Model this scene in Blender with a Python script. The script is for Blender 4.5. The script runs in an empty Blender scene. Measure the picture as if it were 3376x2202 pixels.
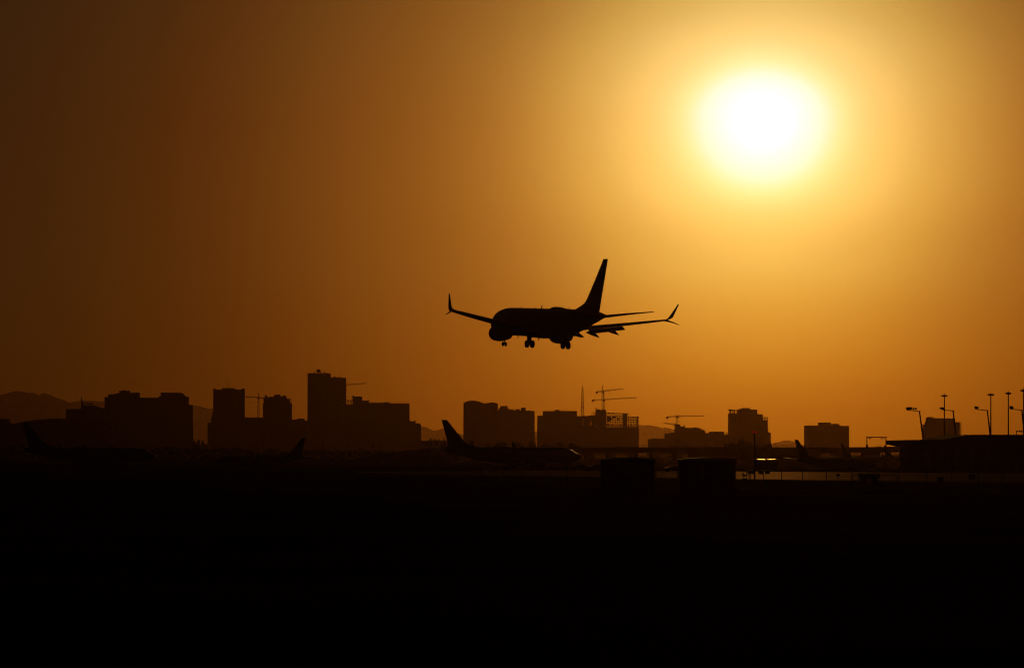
import bpy, bmesh, math, random
from mathutils import Vector, Matrix

S = bpy.context.scene
COL = S.collection
R = math.radians

# ------------------------------------------------------------------ camera
FPX = 12191.0          # focal length in photograph pixels (130 mm on a 36 mm wide sensor)
CX, YH, EYE = 1688.0, 1490.0, 4.5
cam_d = bpy.data.cameras.new('camera')
cam_d.lens = FPX / 3376 * 36
cam_d.sensor_width = 36
cam_d.shift_y = (YH - 1101) / 3376
cam_d.clip_start = 1.0
cam_d.clip_end = 200000
cam = bpy.data.objects.new('camera', cam_d)
COL.objects.link(cam)
cam.location = (0, 0, EYE)
cam.rotation_euler = (math.pi / 2, 0, 0)
S.camera = cam

# ------------------------------------------------------------------ exposure
S.view_settings.view_transform = 'Standard'
S.view_settings.look = 'None'
EXPO = -5.0
S.view_settings.exposure = EXPO
S.view_settings.gamma = 1
try:
    S.view_settings.use_curve_mapping = False
except Exception:
    pass
S.cycles.use_denoising = True
S.cycles.pixel_filter_type = 'BLACKMAN_HARRIS'
S.cycles.filter_width = 1.15
S.cycles.max_bounces = 5
S.cycles.volume_bounces = 0
S.cycles.sample_clamp_indirect = 20.0
GAIN = 2.0 ** (-EXPO)

# ------------------------------------------------------------------ world: clear evening sky round a low sun
SUN_AZ = math.atan((2514 - CX) / FPX)
SUN_EL = math.atan((YH - 405) / FPX)
W = bpy.data.worlds.new('World')
S.world = W
W.use_nodes = True
nt = W.node_tree
nt.nodes.clear()
def N(t, **kw):
    n = nt.nodes.new(t)
    for k, v in kw.items():
        setattr(n, k, v)
    return n
def L(a, b): nt.links.new(a, b)
def M(op, a, b=None, c=None):
    n = N('ShaderNodeMath', operation=op)
    for i, v in enumerate((a, b, c)):
        if v is None: continue
        if isinstance(v, (int, float)): n.inputs[i].default_value = v
        else: L(v, n.inputs[i])
    return n.outputs[0]
def lin(c):
    return tuple((v / 255 / 12.92 if v / 255 <= .04045 else ((v / 255 + .055) / 1.055) ** 2.4) for v in c)
def ramp(fac, stops, mode='LINEAR'):
    n = N('ShaderNodeValToRGB')
    n.color_ramp.interpolation = mode
    e = n.color_ramp.elements
    while len(e) > 1: e.remove(e[-1])
    e[0].position = stops[0][0]; e[0].color = (*stops[0][1], 1)
    for p, c in stops[1:]:
        k = e.new(p); k.color = (*c, 1)
    L(fac, n.inputs[0])
    return n.outputs[0]
tc = N('ShaderNodeTexCoord')
sep = N('ShaderNodeSeparateXYZ')
L(tc.outputs['Generated'], sep.inputs[0])
az = M('ARCTAN2', sep.outputs[0], sep.outputs[1])
el = M('ARCSINE', sep.outputs[2])
dx = M('MULTIPLY', M('SUBTRACT', az, SUN_AZ), FPX)
dy = M('MULTIPLY', M('SUBTRACT', el, SUN_EL), FPX)     # + above the sun
# the aureole is a little wider than high and spills down into the thick air near the horizon
fc = N('ShaderNodeFloatCurve')
cv = fc.mapping.curves[0]
pts = [(-6000, -5200), (-1200, -1080), (-950, -880), (-785, -745), (-623, -640), (-481, -522), (-375, -440), (-233, -256), (0,0), (192,256), (263,340), (313,415), (391,505), (1000,1300), (6000,6400)]
def nrm(v): return (v + 6500) / 13000
fc.mapping.use_clip = False
for i, (a, b) in enumerate(pts):
    if i < 2: p = cv.points[0 if i == 0 else -1]; p.location = (nrm(a), nrm(b))
    else: p = cv.points.new(nrm(a), nrm(b))
for p in cv.points: p.handle_type = 'AUTO_CLAMPED'
fc.mapping.update()
dyn = M('MULTIPLY', M('ADD', dy, 6500), 1 / 13000)
L(dyn, fc.inputs['Value'])
dye = M('SUBTRACT', M('MULTIPLY', fc.outputs[0], 13000), 6500)
rr = M('SQRT', M('ADD', M('MULTIPLY', dx, dx), M('MULTIPLY', dye, dye)))
rn = M('SQRT', M('MINIMUM', M('DIVIDE', rr, 12000), 1.0))
PROF = [(0, (1.6000, 1.5000, 1.3000)), (90, (1.5000, 1.4500, 1.2000)), (110, (1.4023, 1.3333, 1.0954)), (159, (1.4023, 1.2184, 0.9241)), (202, (1.4023, 1.0629, 0.7373)), (230, (1.4023, 1.0036, 0.5212)), (266, (1.3829, 0.9418, 0.3485)), (322, (1.1631, 0.7530, 0.2346)), (393, (1.0654, 0.6416, 0.1596)), (450, (0.9650, 0.5769, 0.1365)), (530, (0.7707, 0.4404, 0.0913)), (606, (0.6928, 0.3704, 0.0674)), (677, (0.5892, 0.3006, 0.0499)), (748, (0.5074, 0.2406, 0.0370)), (830, (0.4200, 0.1819, 0.0261)), (950, (0.3262, 0.1265, 0.0166)), (1135, (0.2242, 0.0762, 0.0083)), (1348, (0.1686, 0.0523, 0.0062)), (1561, (0.1113, 0.0356, 0.0041)), (1774, (0.0772, 0.0205, 0.0027)), (2000, (0.0501, 0.0145, 0.0020)), (2412, (0.0253, 0.0095, 0.0021)), (3400, (0.0120, 0.0041, 0.0017)), (6000, (0.0038, 0.0011, 0.0000)), (12000, (0.0000, 0.0000, 0.0000))]
glow = ramp(rn, [(math.sqrt(r / 12000), tuple(v / 2 for v in c)) for r, c in PROF], 'B_SPLINE')     # smooth ramps hold values up to 1: halved here, doubled below
TINT = [(-200, (1.350, 1.200, 0.300)), (60, (1.300, 1.080, 0.160)), (310, (1.250, 1.120, 0.520)), (600, (1.170, 1.200, 1.000)), (1085, (1.000, 1.000, 1.000)), (1450, (0.950, 1.080, 1.300)), (1800, (0.930, 1.100, 1.350))]
tint = ramp(M('MULTIPLY', M('ADD', M('MULTIPLY', el, FPX), 200), 1 / 2000), [((e_ + 200) / 2000, c) for e_, c in TINT])
mx = N('ShaderNodeMix', data_type='RGBA', blend_type='MULTIPLY')
mx.inputs[0].default_value = 1
dbl = N('ShaderNodeVectorMath', operation='SCALE')
dbl.inputs['Scale'].default_value = 2
L(glow, dbl.inputs[0])
L(dbl.outputs[0], mx.inputs[6]); L(tint, mx.inputs[7])
core = M('MULTIPLY', M('EXPONENT', M('MULTIPLY', M('POWER', M('DIVIDE', rr, 70), 2), -1)), .3)
cc = N('ShaderNodeMix', data_type='RGBA', blend_type='ADD')
cc.inputs[0].default_value = 1
L(mx.outputs[2], cc.inputs[6])
cr = N('ShaderNodeCombineColor')
for i, k in enumerate((1.0, .95, .9)): L(M('MULTIPLY', core, k), cr.inputs[i])
L(cr.outputs[0], cc.inputs[7])
bg1 = N('ShaderNodeBackground'); bg1.inputs[1].default_value = GAIN
L(cc.outputs[2], bg1.inputs[0])
sky = N('ShaderNodeTexSky', sky_type='NISHITA')
sky.sun_disc = False
sky.sun_elevation = SUN_EL
sky.sun_rotation = SUN_AZ
sky.dust_density = 3
bg2 = N('ShaderNodeBackground'); bg2.inputs[1].default_value = 0.05
warm = N('ShaderNodeMix', data_type='RGBA', blend_type='MULTIPLY')     # dust and smoke redden the clear-air sky
warm.inputs[0].default_value = 1
warm.inputs[7].default_value = (*(.36,.18,.10), 1)
L(sky.outputs[0], warm.inputs[6])
L(warm.outputs[2], bg2.inputs[0])
ad = N('ShaderNodeAddShader')
L(bg1.outputs[0], ad.inputs[0]); L(bg2.outputs[0], ad.inputs[1])
wo = N('ShaderNodeOutputWorld')
L(ad.outputs[0], wo.inputs[0])

# ------------------------------------------------------------------ sun
sd = bpy.data.lights.new('sun', 'SUN')
sd.energy = 3.0
sd.angle = R(.53)
sd.color = (1, .45, .08)
so = bpy.data.objects.new('sun', sd)
COL.objects.link(so)
to_sun = Vector((math.sin(SUN_AZ) * math.cos(SUN_EL), math.cos(SUN_AZ) * math.cos(SUN_EL), math.sin(SUN_EL)))
so.rotation_euler = to_sun.to_track_quat('Z', 'Y').to_euler()
so.location = (0, 0, 500)

# ------------------------------------------------------------------ helpers
random.seed(7)
def at(x, y, D):
    """the world point seen at photograph pixel (x, y) at distance D"""
    return Vector(((x - CX) / FPX * D, D, EYE + (YH - y) / FPX * D))
def PX(x, D): return (x - CX) / FPX * D
def PZ(y, D): return EYE + (YH - y) / FPX * D
# survey sheets: six enlargements of the skyline, each with its own scale and corner
SH = {2: (3.4, 0, 1220), 3: (3.4, 600, 1200), 4: (3.9667, 1200, 1200), 5: (4.0836, 1700, 1240),
      6: (3.9667, 2100, 1300), 7: (4.31, 2600, 1260), 8: (4.084, 2900, 1240), 0: (1, 0, 0)}
def sx(s, x): return SH[s][1] + x / SH[s][0]
def sy(s, y): return SH[s][2] + y / SH[s][0]

def sstep(t): t = max(0, min(1, t)); return t * t * (3 - 2 * t)
def gz(x, y):
    """height of the airfield: flat by the camera, dropping a little on the far apron"""
    return -1.2 * sstep((y - 1085) / 75) - .65 * sstep((x - 40) / 40) * sstep((y - 900) / 200)

class MB:
    def __init__(s): s.v = []; s.f = []; s.sm = []
    def add(s, vs, fs, smooth=False):
        o = len(s.v); s.v += [tuple(v) for v in vs]
        for f in fs: s.f.append(tuple(i + o for i in f)); s.sm.append(smooth)
    def box(s, x0, x1, y0, y1, z0, z1):
        s.add([(x, y, z) for z in (z0, z1) for y in (y0, y1) for x in (x0, x1)],
              [(0, 2, 3, 1), (4, 5, 7, 6), (0, 1, 5, 4), (2, 6, 7, 3), (0, 4, 6, 2), (1, 3, 7, 5)])
        return s
    def prism(s, poly, y0, y1):
        n = len(poly)
        s.add([(x, y0, z) for x, z in poly] + [(x, y1, z) for x, z in poly],
              [tuple(range(n)), tuple(range(2 * n - 1, n - 1, -1))] + [(i, (i + 1) % n, n + (i + 1) % n, n + i) for i in range(n)])
        return s
    def beam(s, p, q, w, h=None):
        p = Vector(p); q = Vector(q); d = q - p
        if d.length < 1e-6: return s
        h = h or w
        d.normalize()
        a = d.cross(Vector((0, 0, 1)))
        if a.length < 1e-3: a = Vector((1, 0, 0))
        a.normalize(); b = a.cross(d)
        vs = [c + a * i * w / 2 + b * j * h / 2 for c in (p, q) for i, j in ((-1, -1), (1, -1), (1, 1), (-1, 1))]
        s.add(vs, [(3, 2, 1, 0), (4, 5, 6, 7)] + [(i, (i + 1) % 4, 4 + (i + 1) % 4, 4 + i) for i in range(4)])
        return s
    def tube(s, p, q, r0, r1=None, n=12, smooth=True):
        p = Vector(p); q = Vector(q); d = (q - p).normalized(); r1 = r0 if r1 is None else r1
        a = d.cross(Vector((0, 0, 1)))
        if a.length < 1e-3: a = Vector((1, 0, 0))
        a.normalize(); b = a.cross(d)
        vs = [c + (a * math.cos(t) + b * math.sin(t)) * r for c, r in ((p, r0), (q, r1)) for t in [i * 2 * math.pi / n for i in range(n)]]
        o = len(s.v); s.v += [tuple(v) for v in vs]
        for i in range(n): s.f.append((o + i, o + (i + 1) % n, o + n + (i + 1) % n, o + n + i)); s.sm.append(smooth)
        s.f.append(tuple(o + i for i in range(n - 1, -1, -1))); s.sm.append(False)
        s.f.append(tuple(o + n + i for i in range(n))); s.sm.append(False)
        return s
    def loft(s, rings, closed=True, smooth=True, caps=True):
        n = len(rings[0]); o = len(s.v)
        for r in rings: s.v += [tuple(v) for v in r]
        for k in range(len(rings) - 1):
            for i in range(n if closed else n - 1):
                a = o + k * n; b = a + n
                s.f.append((a + i, a + (i + 1) % n, b + (i + 1) % n, b + i)); s.sm.append(smooth)
        if caps:
            s.f.append(tuple(o + i for i in range(n - 1, -1, -1))); s.sm.append(False)
            a = o + (len(rings) - 1) * n
            s.f.append(tuple(a + i for i in range(n))); s.sm.append(False)
        return s
    def build(s, name, mat, parent=None, origin=None, fix=True):
        o = Vector(origin) if origin is not None else (Vector(parent['_o']) if parent is not None and '_o' in parent else Vector((0, 0, 0)))
        me = bpy.data.meshes.new(name)
        me.from_pydata([tuple(Vector(v) - o) for v in s.v], [], s.f)
        me.polygons.foreach_set('use_smooth', s.sm)
        if fix:
            bm = bmesh.new(); bm.from_mesh(me); bmesh.ops.recalc_face_normals(bm, faces=bm.faces); bm.to_mesh(me); bm.free()
        me.materials.append(mat)
        ob = bpy.data.objects.new(name, me); COL.objects.link(ob)
        if parent is not None:
            ob.parent = parent
            if parent.type == 'MESH' and '_o' in parent: pass
        else:
            ob.location = o
        return ob

def thing(name, label, cat, loc=(0, 0, 0), group=None, rz=0):
    e = bpy.data.objects.new(name, None); COL.objects.link(e)
    e.empty_display_size = .5
    e.location = loc; e.rotation_euler = (0, 0, rz)
    e['label'] = label; e['category'] = cat
    if group: e['group'] = group
    e['_o'] = [float(c) for c in loc]
    THINGS.append(e)
    return e
THINGS = []
def sub(mb, name, mat, part, **k):
    """a sub-part: same local frame as the part, whose origin is that of its thing"""
    o = part.parent['_o'] if part.parent is not None and '_o' in part.parent else (0, 0, 0)
    ob = mb.build(name, mat, None, origin=o, **k)
    ob.location = (0, 0, 0); ob.parent = part
    return ob
def tag(o, label, cat, group=None, kind=None):
    if label: o['label'] = label
    if cat: o['category'] = cat
    if group: o['group'] = group
    if kind: o['kind'] = kind
    return o
def dup(o, loc, rz=None, label=None, scale=None, group=None):
    def cp(a, par):
        c = a.copy(); COL.objects.link(c)
        if par is not None: c.parent = par
        for ch in list(a.children): cp(ch, c)
        return c
    r = cp(o, None); r.location = loc
    if rz is not None: r.rotation_euler = (0, 0, rz)
    if scale is not None: r.scale = (scale,) * 3 if isinstance(scale, (int, float)) else scale
    if label: r['label'] = label
    if group: r['group'] = group
    THINGS.append(r)
    return r

# ------------------------------------------------------------------ materials
def mat(name, col, rough=.6, spec=.5, metal=0, coat=0, noise=0, nscale=1.0, bump=0):
    m = bpy.data.materials.new(name); m.use_nodes = True
    t = m.node_tree; b = t.nodes['Principled BSDF']
    b.inputs['Base Color'].default_value = (*col, 1)
    b.inputs['Roughness'].default_value = rough
    b.inputs['Specular IOR Level'].default_value = spec
    b.inputs['Metallic'].default_value = metal
    b.inputs['Coat Weight'].default_value = coat
    if noise or bump:
        g = t.nodes.new('ShaderNodeTexCoord'); nz = t.nodes.new('ShaderNodeTexNoise')
        nz.inputs['Scale'].default_value = nscale; nz.inputs['Detail'].default_value = 5
        t.links.new(g.outputs['Object'], nz.inputs['Vector'])
        if noise:
            mp = t.nodes.new('ShaderNodeMapRange')
            mp.inputs['From Min'].default_value = .3; mp.inputs['From Max'].default_value = .7
            mp.inputs['To Min'].default_value = 1 - noise; mp.inputs['To Max'].default_value = 1 + noise
            t.links.new(nz.outputs[0], mp.inputs[0])
            mm = t.nodes.new('ShaderNodeVectorMath'); mm.operation = 'SCALE'
            mm.inputs[0].default_value = col
            t.links.new(mp.outputs[0], mm.inputs['Scale'])
            t.links.new(mm.outputs[0], b.inputs['Base Color'])
        if bump:
            bp = t.nodes.new('ShaderNodeBump'); bp.inputs['Strength'].default_value = bump
            t.links.new(nz.outputs[0], bp.inputs['Height']); t.links.new(bp.outputs[0], b.inputs['Normal'])
    return m
def facade(name, wall, glass=.03, fw=3.2, fh=3.7, mort=1.1):
    """walls with a grid of glazed openings: the pattern of one storey height and one bay width"""
    m = bpy.data.materials.new(name); m.use_nodes = True
    t = m.node_tree; b = t.nodes['Principled BSDF']
    g = t.nodes.new('ShaderNodeTexCoord'); s = t.nodes.new('ShaderNodeSeparateXYZ'); c = t.nodes.new('ShaderNodeCombineXYZ')
    a = t.nodes.new('ShaderNodeMath'); a.operation = 'ADD'
    t.links.new(g.outputs['Object'], s.inputs[0]); t.links.new(s.outputs[0], a.inputs[0]); t.links.new(s.outputs[1], a.inputs[1])
    t.links.new(a.outputs[0], c.inputs[0]); t.links.new(s.outputs[2], c.inputs[1])
    br = t.nodes.new('ShaderNodeTexBrick'); br.offset = 0
    br.inputs['Scale'].default_value = 1; br.inputs['Brick Width'].default_value = fw; br.inputs['Row Height'].default_value = fh
    br.inputs['Mortar Size'].default_value = mort * .5; br.inputs['Mortar Smooth'].default_value = 0
    br.inputs['Color1'].default_value = (glass, glass, glass * 1.1, 1); br.inputs['Color2'].default_value = (glass * 1.6, glass * 1.6, glass * 1.7, 1)
    br.inputs['Mortar'].default_value = (*wall, 1)
    t.links.new(c.outputs[0], br.inputs['Vector']); t.links.new(br.outputs['Color'], b.inputs['Base Color'])
    mr = t.nodes.new('ShaderNodeMapRange'); mr.inputs['To Min'].default_value = .55; mr.inputs['To Max'].default_value = .9
    t.links.new(br.outputs['Fac'], mr.inputs[0]); t.links.new(mr.outputs[0], b.inputs['Roughness'])
    b.inputs['Specular IOR Level'].default_value = 0
    return m
F_A = facade('facade_concrete', (.12, .10, .085), .07)
F_B = facade('facade_glass', (.07, .07, .075), .05, 1.6, 3.9, .5)
F_C = facade('facade_sandstone', (.14, .11, .08), .08, 4.2, 3.4, 1.8)
CONC = mat('concrete', (.16, .14, .12), .95, .03, noise=.15, nscale=.2)
ROOF = mat('roof_membrane', (.1, .095, .09), .95, .03, noise=.2, nscale=.1)
STEEL = mat('galvanised_steel', (.12, .12, .125), .8, .08, noise=.1, nscale=2)
CRANE = mat('crane_paint', (.16, .1, .03), .8, .08)
DARKM = mat('dark_metal', (.04, .04, .045), .7, .15)
PAINT = mat('aircraft_paint', (.35, .35, .37), .3, .4, noise=.04, nscale=.5)
WINGM = mat('wing_metal', (.3, .3, .31), .4, .5)
GLASS = mat('dark_glass', (.01, .01, .012), .17, 1.0)
TYRE = mat('tyre_rubber', (.02, .02, .02), .9, .1)
TITAN = mat('engine_metal', (.15, .14, .13), .45, .5, metal=.8)
LEAF = mat('leaves', (.05, .07, .03), .8, .15, noise=.35, nscale=.6)
PALML = mat('palm_fronds', (.05, .07, .03), .8, .15, noise=.3, nscale=.8)
BARK = mat('bark', (.09, .07, .05), .95, .1, noise=.3, nscale=2)
SHEDM = mat('shed_panels', (.1, .095, .09), .95, .02, noise=.12, nscale=.8)
SHEDR = mat('shed_roof_sheet', (.3, .3, .3), .45, .4, noise=.1, nscale=.8)
ROCK = mat('mountain_rock', (.13, .1, .08), 1, 0, noise=.25, nscale=.004)
CARP = mat('car_paint', (.12, .12, .13), .25, .5, coat=.5)

# ------------------------------------------------------------------ ground
gm = bpy.data.materials.new('airfield_soil'); gm.use_nodes = True
t = gm.node_tree; b = t.nodes['Principled BSDF']; b.inputs['Roughness'].default_value = 1; b.inputs['Specular IOR Level'].default_value = 0
g = t.nodes.new('ShaderNodeTexCoord'); n1 = t.nodes.new('ShaderNodeTexNoise'); n1.inputs['Scale'].default_value = .03; n1.inputs['Detail'].default_value = 8
t.links.new(g.outputs['Object'], n1.inputs['Vector'])
rp = t.nodes.new('ShaderNodeValToRGB'); rp.color_ramp.elements[0].color = (.05, .038, .026, 1); rp.color_ramp.elements[1].color = (.11, .085, .06, 1)
rp.color_ramp.elements[0].position = .35; rp.color_ramp.elements[1].position = .65
t.links.new(n1.outputs[0], rp.inputs[0]); t.links.new(rp.outputs[0], b.inputs['Base Color'])
mb = MB()
xs = [-9500, -4000, -1500, -700, -400] + list(range(-300, 301, 20)) + [400, 700, 1500, 4000, 9500]
ys = [-250, -50, 40, 150, 300, 450, 600] + list(range(700, 1301, 20)) + [1500, 1800, 2500, 4000, 8000, 16000, 30000, 60000]
for y in ys:
    for x in xs: mb.v.append((x, y, gz(x, y)))
nx = len(xs)
for j in range(len(ys) - 1):
    for i in range(nx - 1):
        k = j * nx + i; mb.f.append((k, k + 1, k + nx + 1, k + nx)); mb.sm.append(True)
tag(mb.build('ground', gm), None, None, kind='structure')

# concrete taxiway: a reflective worn band crossing the view, with painted lines
cm = bpy.data.materials.new('taxiway_concrete'); cm.use_nodes = True
t = cm.node_tree; b = t.nodes['Principled BSDF']
g = t.nodes.new('ShaderNodeTexCoord'); mpn = t.nodes.new('ShaderNodeMapping'); mpn.inputs['Scale'].default_value = (.012, .11, 1)
n1 = t.nodes.new('ShaderNodeTexNoise'); n1.inputs['Scale'].default_value = 1; n1.inputs['Detail'].default_value = 6
t.links.new(g.outputs['Object'], mpn.inputs[0]); t.links.new(mpn.outputs[0], n1.inputs['Vector'])
rp = t.nodes.new('ShaderNodeValToRGB'); rp.color_ramp.elements[0].color = (.13, .12, .105, 1); rp.color_ramp.elements[1].color = (.24, .22, .19, 1)
rp.color_ramp.elements[0].position = .35; rp.color_ramp.elements[1].position = .65
t.links.new(n1.outputs[0], rp.inputs[0]); t.links.new(rp.outputs[0], b.inputs['Base Color'])
b.inputs['Roughness'].default_value = .95; b.inputs['Specular IOR Level'].default_value = 0
gl = t.nodes.new('ShaderNodeBsdfGlossy'); gl.inputs['Color'].default_value = (.85, .55, .3, 1)
mr = t.nodes.new('ShaderNodeMapRange'); mr.inputs['From Min'].default_value = .35; mr.inputs['From Max'].default_value = .65
mr.inputs['To Min'].default_value = .38; mr.inputs['To Max'].default_value = .5
t.links.new(n1.outputs[0], mr.inputs[0]); t.links.new(mr.outputs[0], gl.inputs['Roughness'])
mf = t.nodes.new('ShaderNodeMapRange'); mf.inputs['From Min'].default_value = .35; mf.inputs['From Max'].default_value = .65
mf.inputs['To Min'].default_value = .055 * .6; mf.inputs['To Max'].default_value = .055 * 1.4
t.links.new(n1.outputs[0], mf.inputs[0])
ms = t.nodes.new('ShaderNodeMixShader'); t.links.new(mf.outputs[0], ms.inputs[0]); t.links.new(b.outputs[0], ms.inputs[1]); t.links.new(gl.outputs[0], ms.inputs[2])
om_ = [n_ for n_ in t.nodes if n_.type == 'OUTPUT_MATERIAL'][0]
t.links.new(ms.outputs[0], om_.inputs['Surface'])
def interp(tb, x):
    if x <= tb[0][0]: return tb[0][1]
    for (a, b_), (c, d) in zip(tb, tb[1:]):
        if x <= c: return b_ + (d - b_) * (x - a) / (c - a)
    return tb[-1][1]
NEAR = [(-95, 860), (-34, 800), (-12, 725), (4, 694), (38, 612), (70, 545), (120, 480)]
FARE = [(-95, 870), (-34, 850), (0, 900), (50, 860), (100, 800), (160, 760)]
def strip(name, m, far, near, x0, x1, dz, n=40, kind='structure', my=4):
    mb = MB()
    for i in range(n + 1):
        x = x0 + (x1 - x0) * i / n
        for j in range(my + 1):
            y = near(x) + (far(x) - near(x)) * j / my
            mb.v.append((x, y, gz(x, y) + dz))
    for i in range(n):
        for j in range(my):
            k = i * (my + 1) + j; mb.f.append((k, k + my + 1, k + my + 2, k + 1)); mb.sm.append(False)
    return tag(mb.build(name, m), None, None, kind=kind)
strip('taxiway', cm, lambda x: interp(FARE, x), lambda x: interp(NEAR, x), -34, 160, .03)
LINE = mat('painted_line', (.6, .5, .15), .5, .12)
for k, fr in enumerate((.22, .55, .8)):
    strip('taxiway_marking', LINE, lambda x: interp(NEAR, x) + fr * (interp(FARE, x) - interp(NEAR, x)) + 1.2,
          lambda x: interp(NEAR, x) + fr * (interp(FARE, x) - interp(NEAR, x)), -33, 150, .036, my=1)

# ------------------------------------------------------------------ mountains
def ridge(name, prof, D, depth=3500, base=-1.0):
    """a rounded, gullied ridge whose crest follows the surveyed skyline"""
    mb = MB(); prof = sorted(prof)
    X0, X1 = prof[0][0], prof[-1][0]
    nx = max(30, int((X1 - X0) / 4)); ny = 14
    rnd = random.Random(int(D))
    ph = [rnd.uniform(0, 6.28) for _ in range(6)]
    def crest(x):
        y = interp(prof, x)
        j = .9 * math.sin(x * .21 + ph[0]) + .6 * math.sin(x * .53 + ph[1]) + .4 * math.sin(x * 1.1 + ph[2])
        return max(0, (YH - y + j * .7 * min(1, max(0, (YH - y)) / 25))) / FPX * D
    for i in range(nx + 1):
        px = X0 + (X1 - X0) * i / nx
        h = crest(px); X = PX(px, D)
        for j in range(ny + 1):
            v = (j / ny - .5) * 2
            g_ = math.exp(-(v * 2.0) ** 2) - math.exp(-4)
            g_ /= (1 - math.exp(-4))
            z = h * g_ * (1 + (.18 * math.sin(px * .35 + v * 9 + ph[3]) * abs(v)))
            mb.v.append((X, D + v * depth, max(base, z if abs(v) < 1 else base)))
    for i in range(nx):
        for j in range(ny):
            k = i * (ny + 1) + j; mb.f.append((k, k + ny + 1, k + ny + 2, k + 1)); mb.sm.append(True)
    return tag(mb.build(name, ROCK), None, None, kind='structure')
P2 = lambda l, s: [(sx(s, a), sy(s, b)) for a, b in l]
ridge('mountains', [(-160, 1330), (-60, 1312)] + P2([(0, 268), (50, 262), (110, 245), (155, 228), (200, 228), (250, 230), (275, 240), (310, 248), (370, 247),
      (410, 262), (445, 282), (470, 265), (505, 248), (530, 258), (580, 280), (650, 310), (700, 325), (760, 350), (850, 385), (1000, 430), (1300, 520)], 2)
      + [(520, 1440), (640, 1490)], 31000)
ridge('mountains', [(150, 1440)] + P2([(700, 400), (760, 362), (800, 352), (850, 345), (900, 332), (960, 335), (1060, 341), (1170, 347), (1500, 360), (1900, 372),
      (2145, 388), (2240, 397), (2280, 412), (2340, 425)], 2) + P2([(345, 492), (400, 520), (500, 560), (700, 640)], 3) + [(900, 1425), (1060, 1490)], 36000)
ridge('mountains', [(1180, 1490), (1290, 1425), (1360, 1404)] + P2([(745, 808), (800, 815), (850, 830), (880, 850), (905, 862), (950, 855), (1020, 838), (1080, 845), (1150, 862),
      (1210, 885), (1240, 900), (1290, 915), (1500, 960), (1700, 1000)], 4) + [(1700, 1490)], 34000)
ridge('mountains', [(1640, 1490), (1700, 1440), (1760, 1420)] + [(1900, 1405), (2000, 1398), (2106, 1399.6)] + P2([(1740, 651), (1850, 657), (1960, 685), (2050, 690), (2140, 710)], 5)
      + P2([(330, 427), (400, 429), (490, 450), (700, 520), (900, 600)], 6) + [(2400, 1490)], 33000)
ridge('mountains', P2([(1600, 740), (1700, 680), (1760, 645), (1790, 630), (1840, 615), (1880, 618), (1930, 592), (1960, 590), (2000, 600), (2060, 635), (2120, 655),
      (2200, 690), (2260, 720)], 6) + [(2700, 1490)], 35000)

# ------------------------------------------------------------------ buildings downtown
def bld(name, label, D, depth, body, s, m=F_A, parts=(), group=None, cat='building', zs=None):
    """body and each part: outlines on survey sheet s, built at distance D with real depth"""
    xs_ = [PX(sx(s, p[0]), D) for p in body]
    xc = (min(xs_) + max(xs_)) / 2
    r = thing(name, label, cat, (xc, D + depth / 2, gz(xc, D)), group)
    def pl(o): return [(PX(sx(s, a), D), (PZ(sy(s, b), D) if b is not None else gz(xc, D) - .5)) for a, b in o]
    MB().prism(pl(body), D, D + depth).build('wall', m, r)
    for nm, o, y0, y1, mm in parts:
        MB().prism(pl(o), D + y0, D + y1).build(nm, mm, r)
    return r
def rect(x0, x1, y0, y1): return [(x0, y1), (x0, y0), (x1, y0), (x1, y1)]
def mast_on(r, s, x, y0, y1, D, yo=8, w=.35, name='antenna'):
    X = PX(sx(s, x), D + yo)
    mb = MB(); mb.tube((X, D + yo, PZ(sy(s, y0), D + yo)), (X, D + yo, PZ(sy(s, y1), D + yo)), w, w * .5, 8)
    return mb.build(name, STEEL, r)
def slabs(r, s, x0, x1, ys_, D, depth, th=.45, name='balcony', y0=1.5):
    for y in ys_:
        z = PZ(sy(s, y), D)
        MB().box(PX(sx(s, x0), D), PX(sx(s, x1), D), D + y0, D + depth - 1.5, z - th, z + .0).build(name, CONC, r)
G_ = None   # outlines run down to the ground where the height is None
def rooftop(r, s, x0, x1, y, D, n, seed, y0=6, hmax=2.2):
    """small plant boxes and vents along a roof edge"""
    rnd = random.Random(seed)
    for k in range(n):
        x = PX(sx(s, rnd.uniform(x0, x1)), D); w = rnd.uniform(.6, 2.2); h = rnd.uniform(.5, hmax); yy = D + y0 + rnd.uniform(0, 6)
        z = PZ(sy(s, y), D)
        mb = MB().box(x - w, x + w, yy, yy + 2 * w, z - .3, z + h)
        mb.box(x - w * .7, x + w * .7, yy + .3, yy + 2 * w - .3, z + h, z + h + .25)
        mb.build('rooftop_unit', STEEL, r)

r = bld('office_building', 'dark office block cut off by the left edge of the photo', 5600, 30, [(-150, None), (-150, 546), (78, 546), (78, None)], 2,
        parts=[('side_wing', [(78, None), (78, 580), (102, 580), (102, None)], 3, 24, F_A)])
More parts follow.
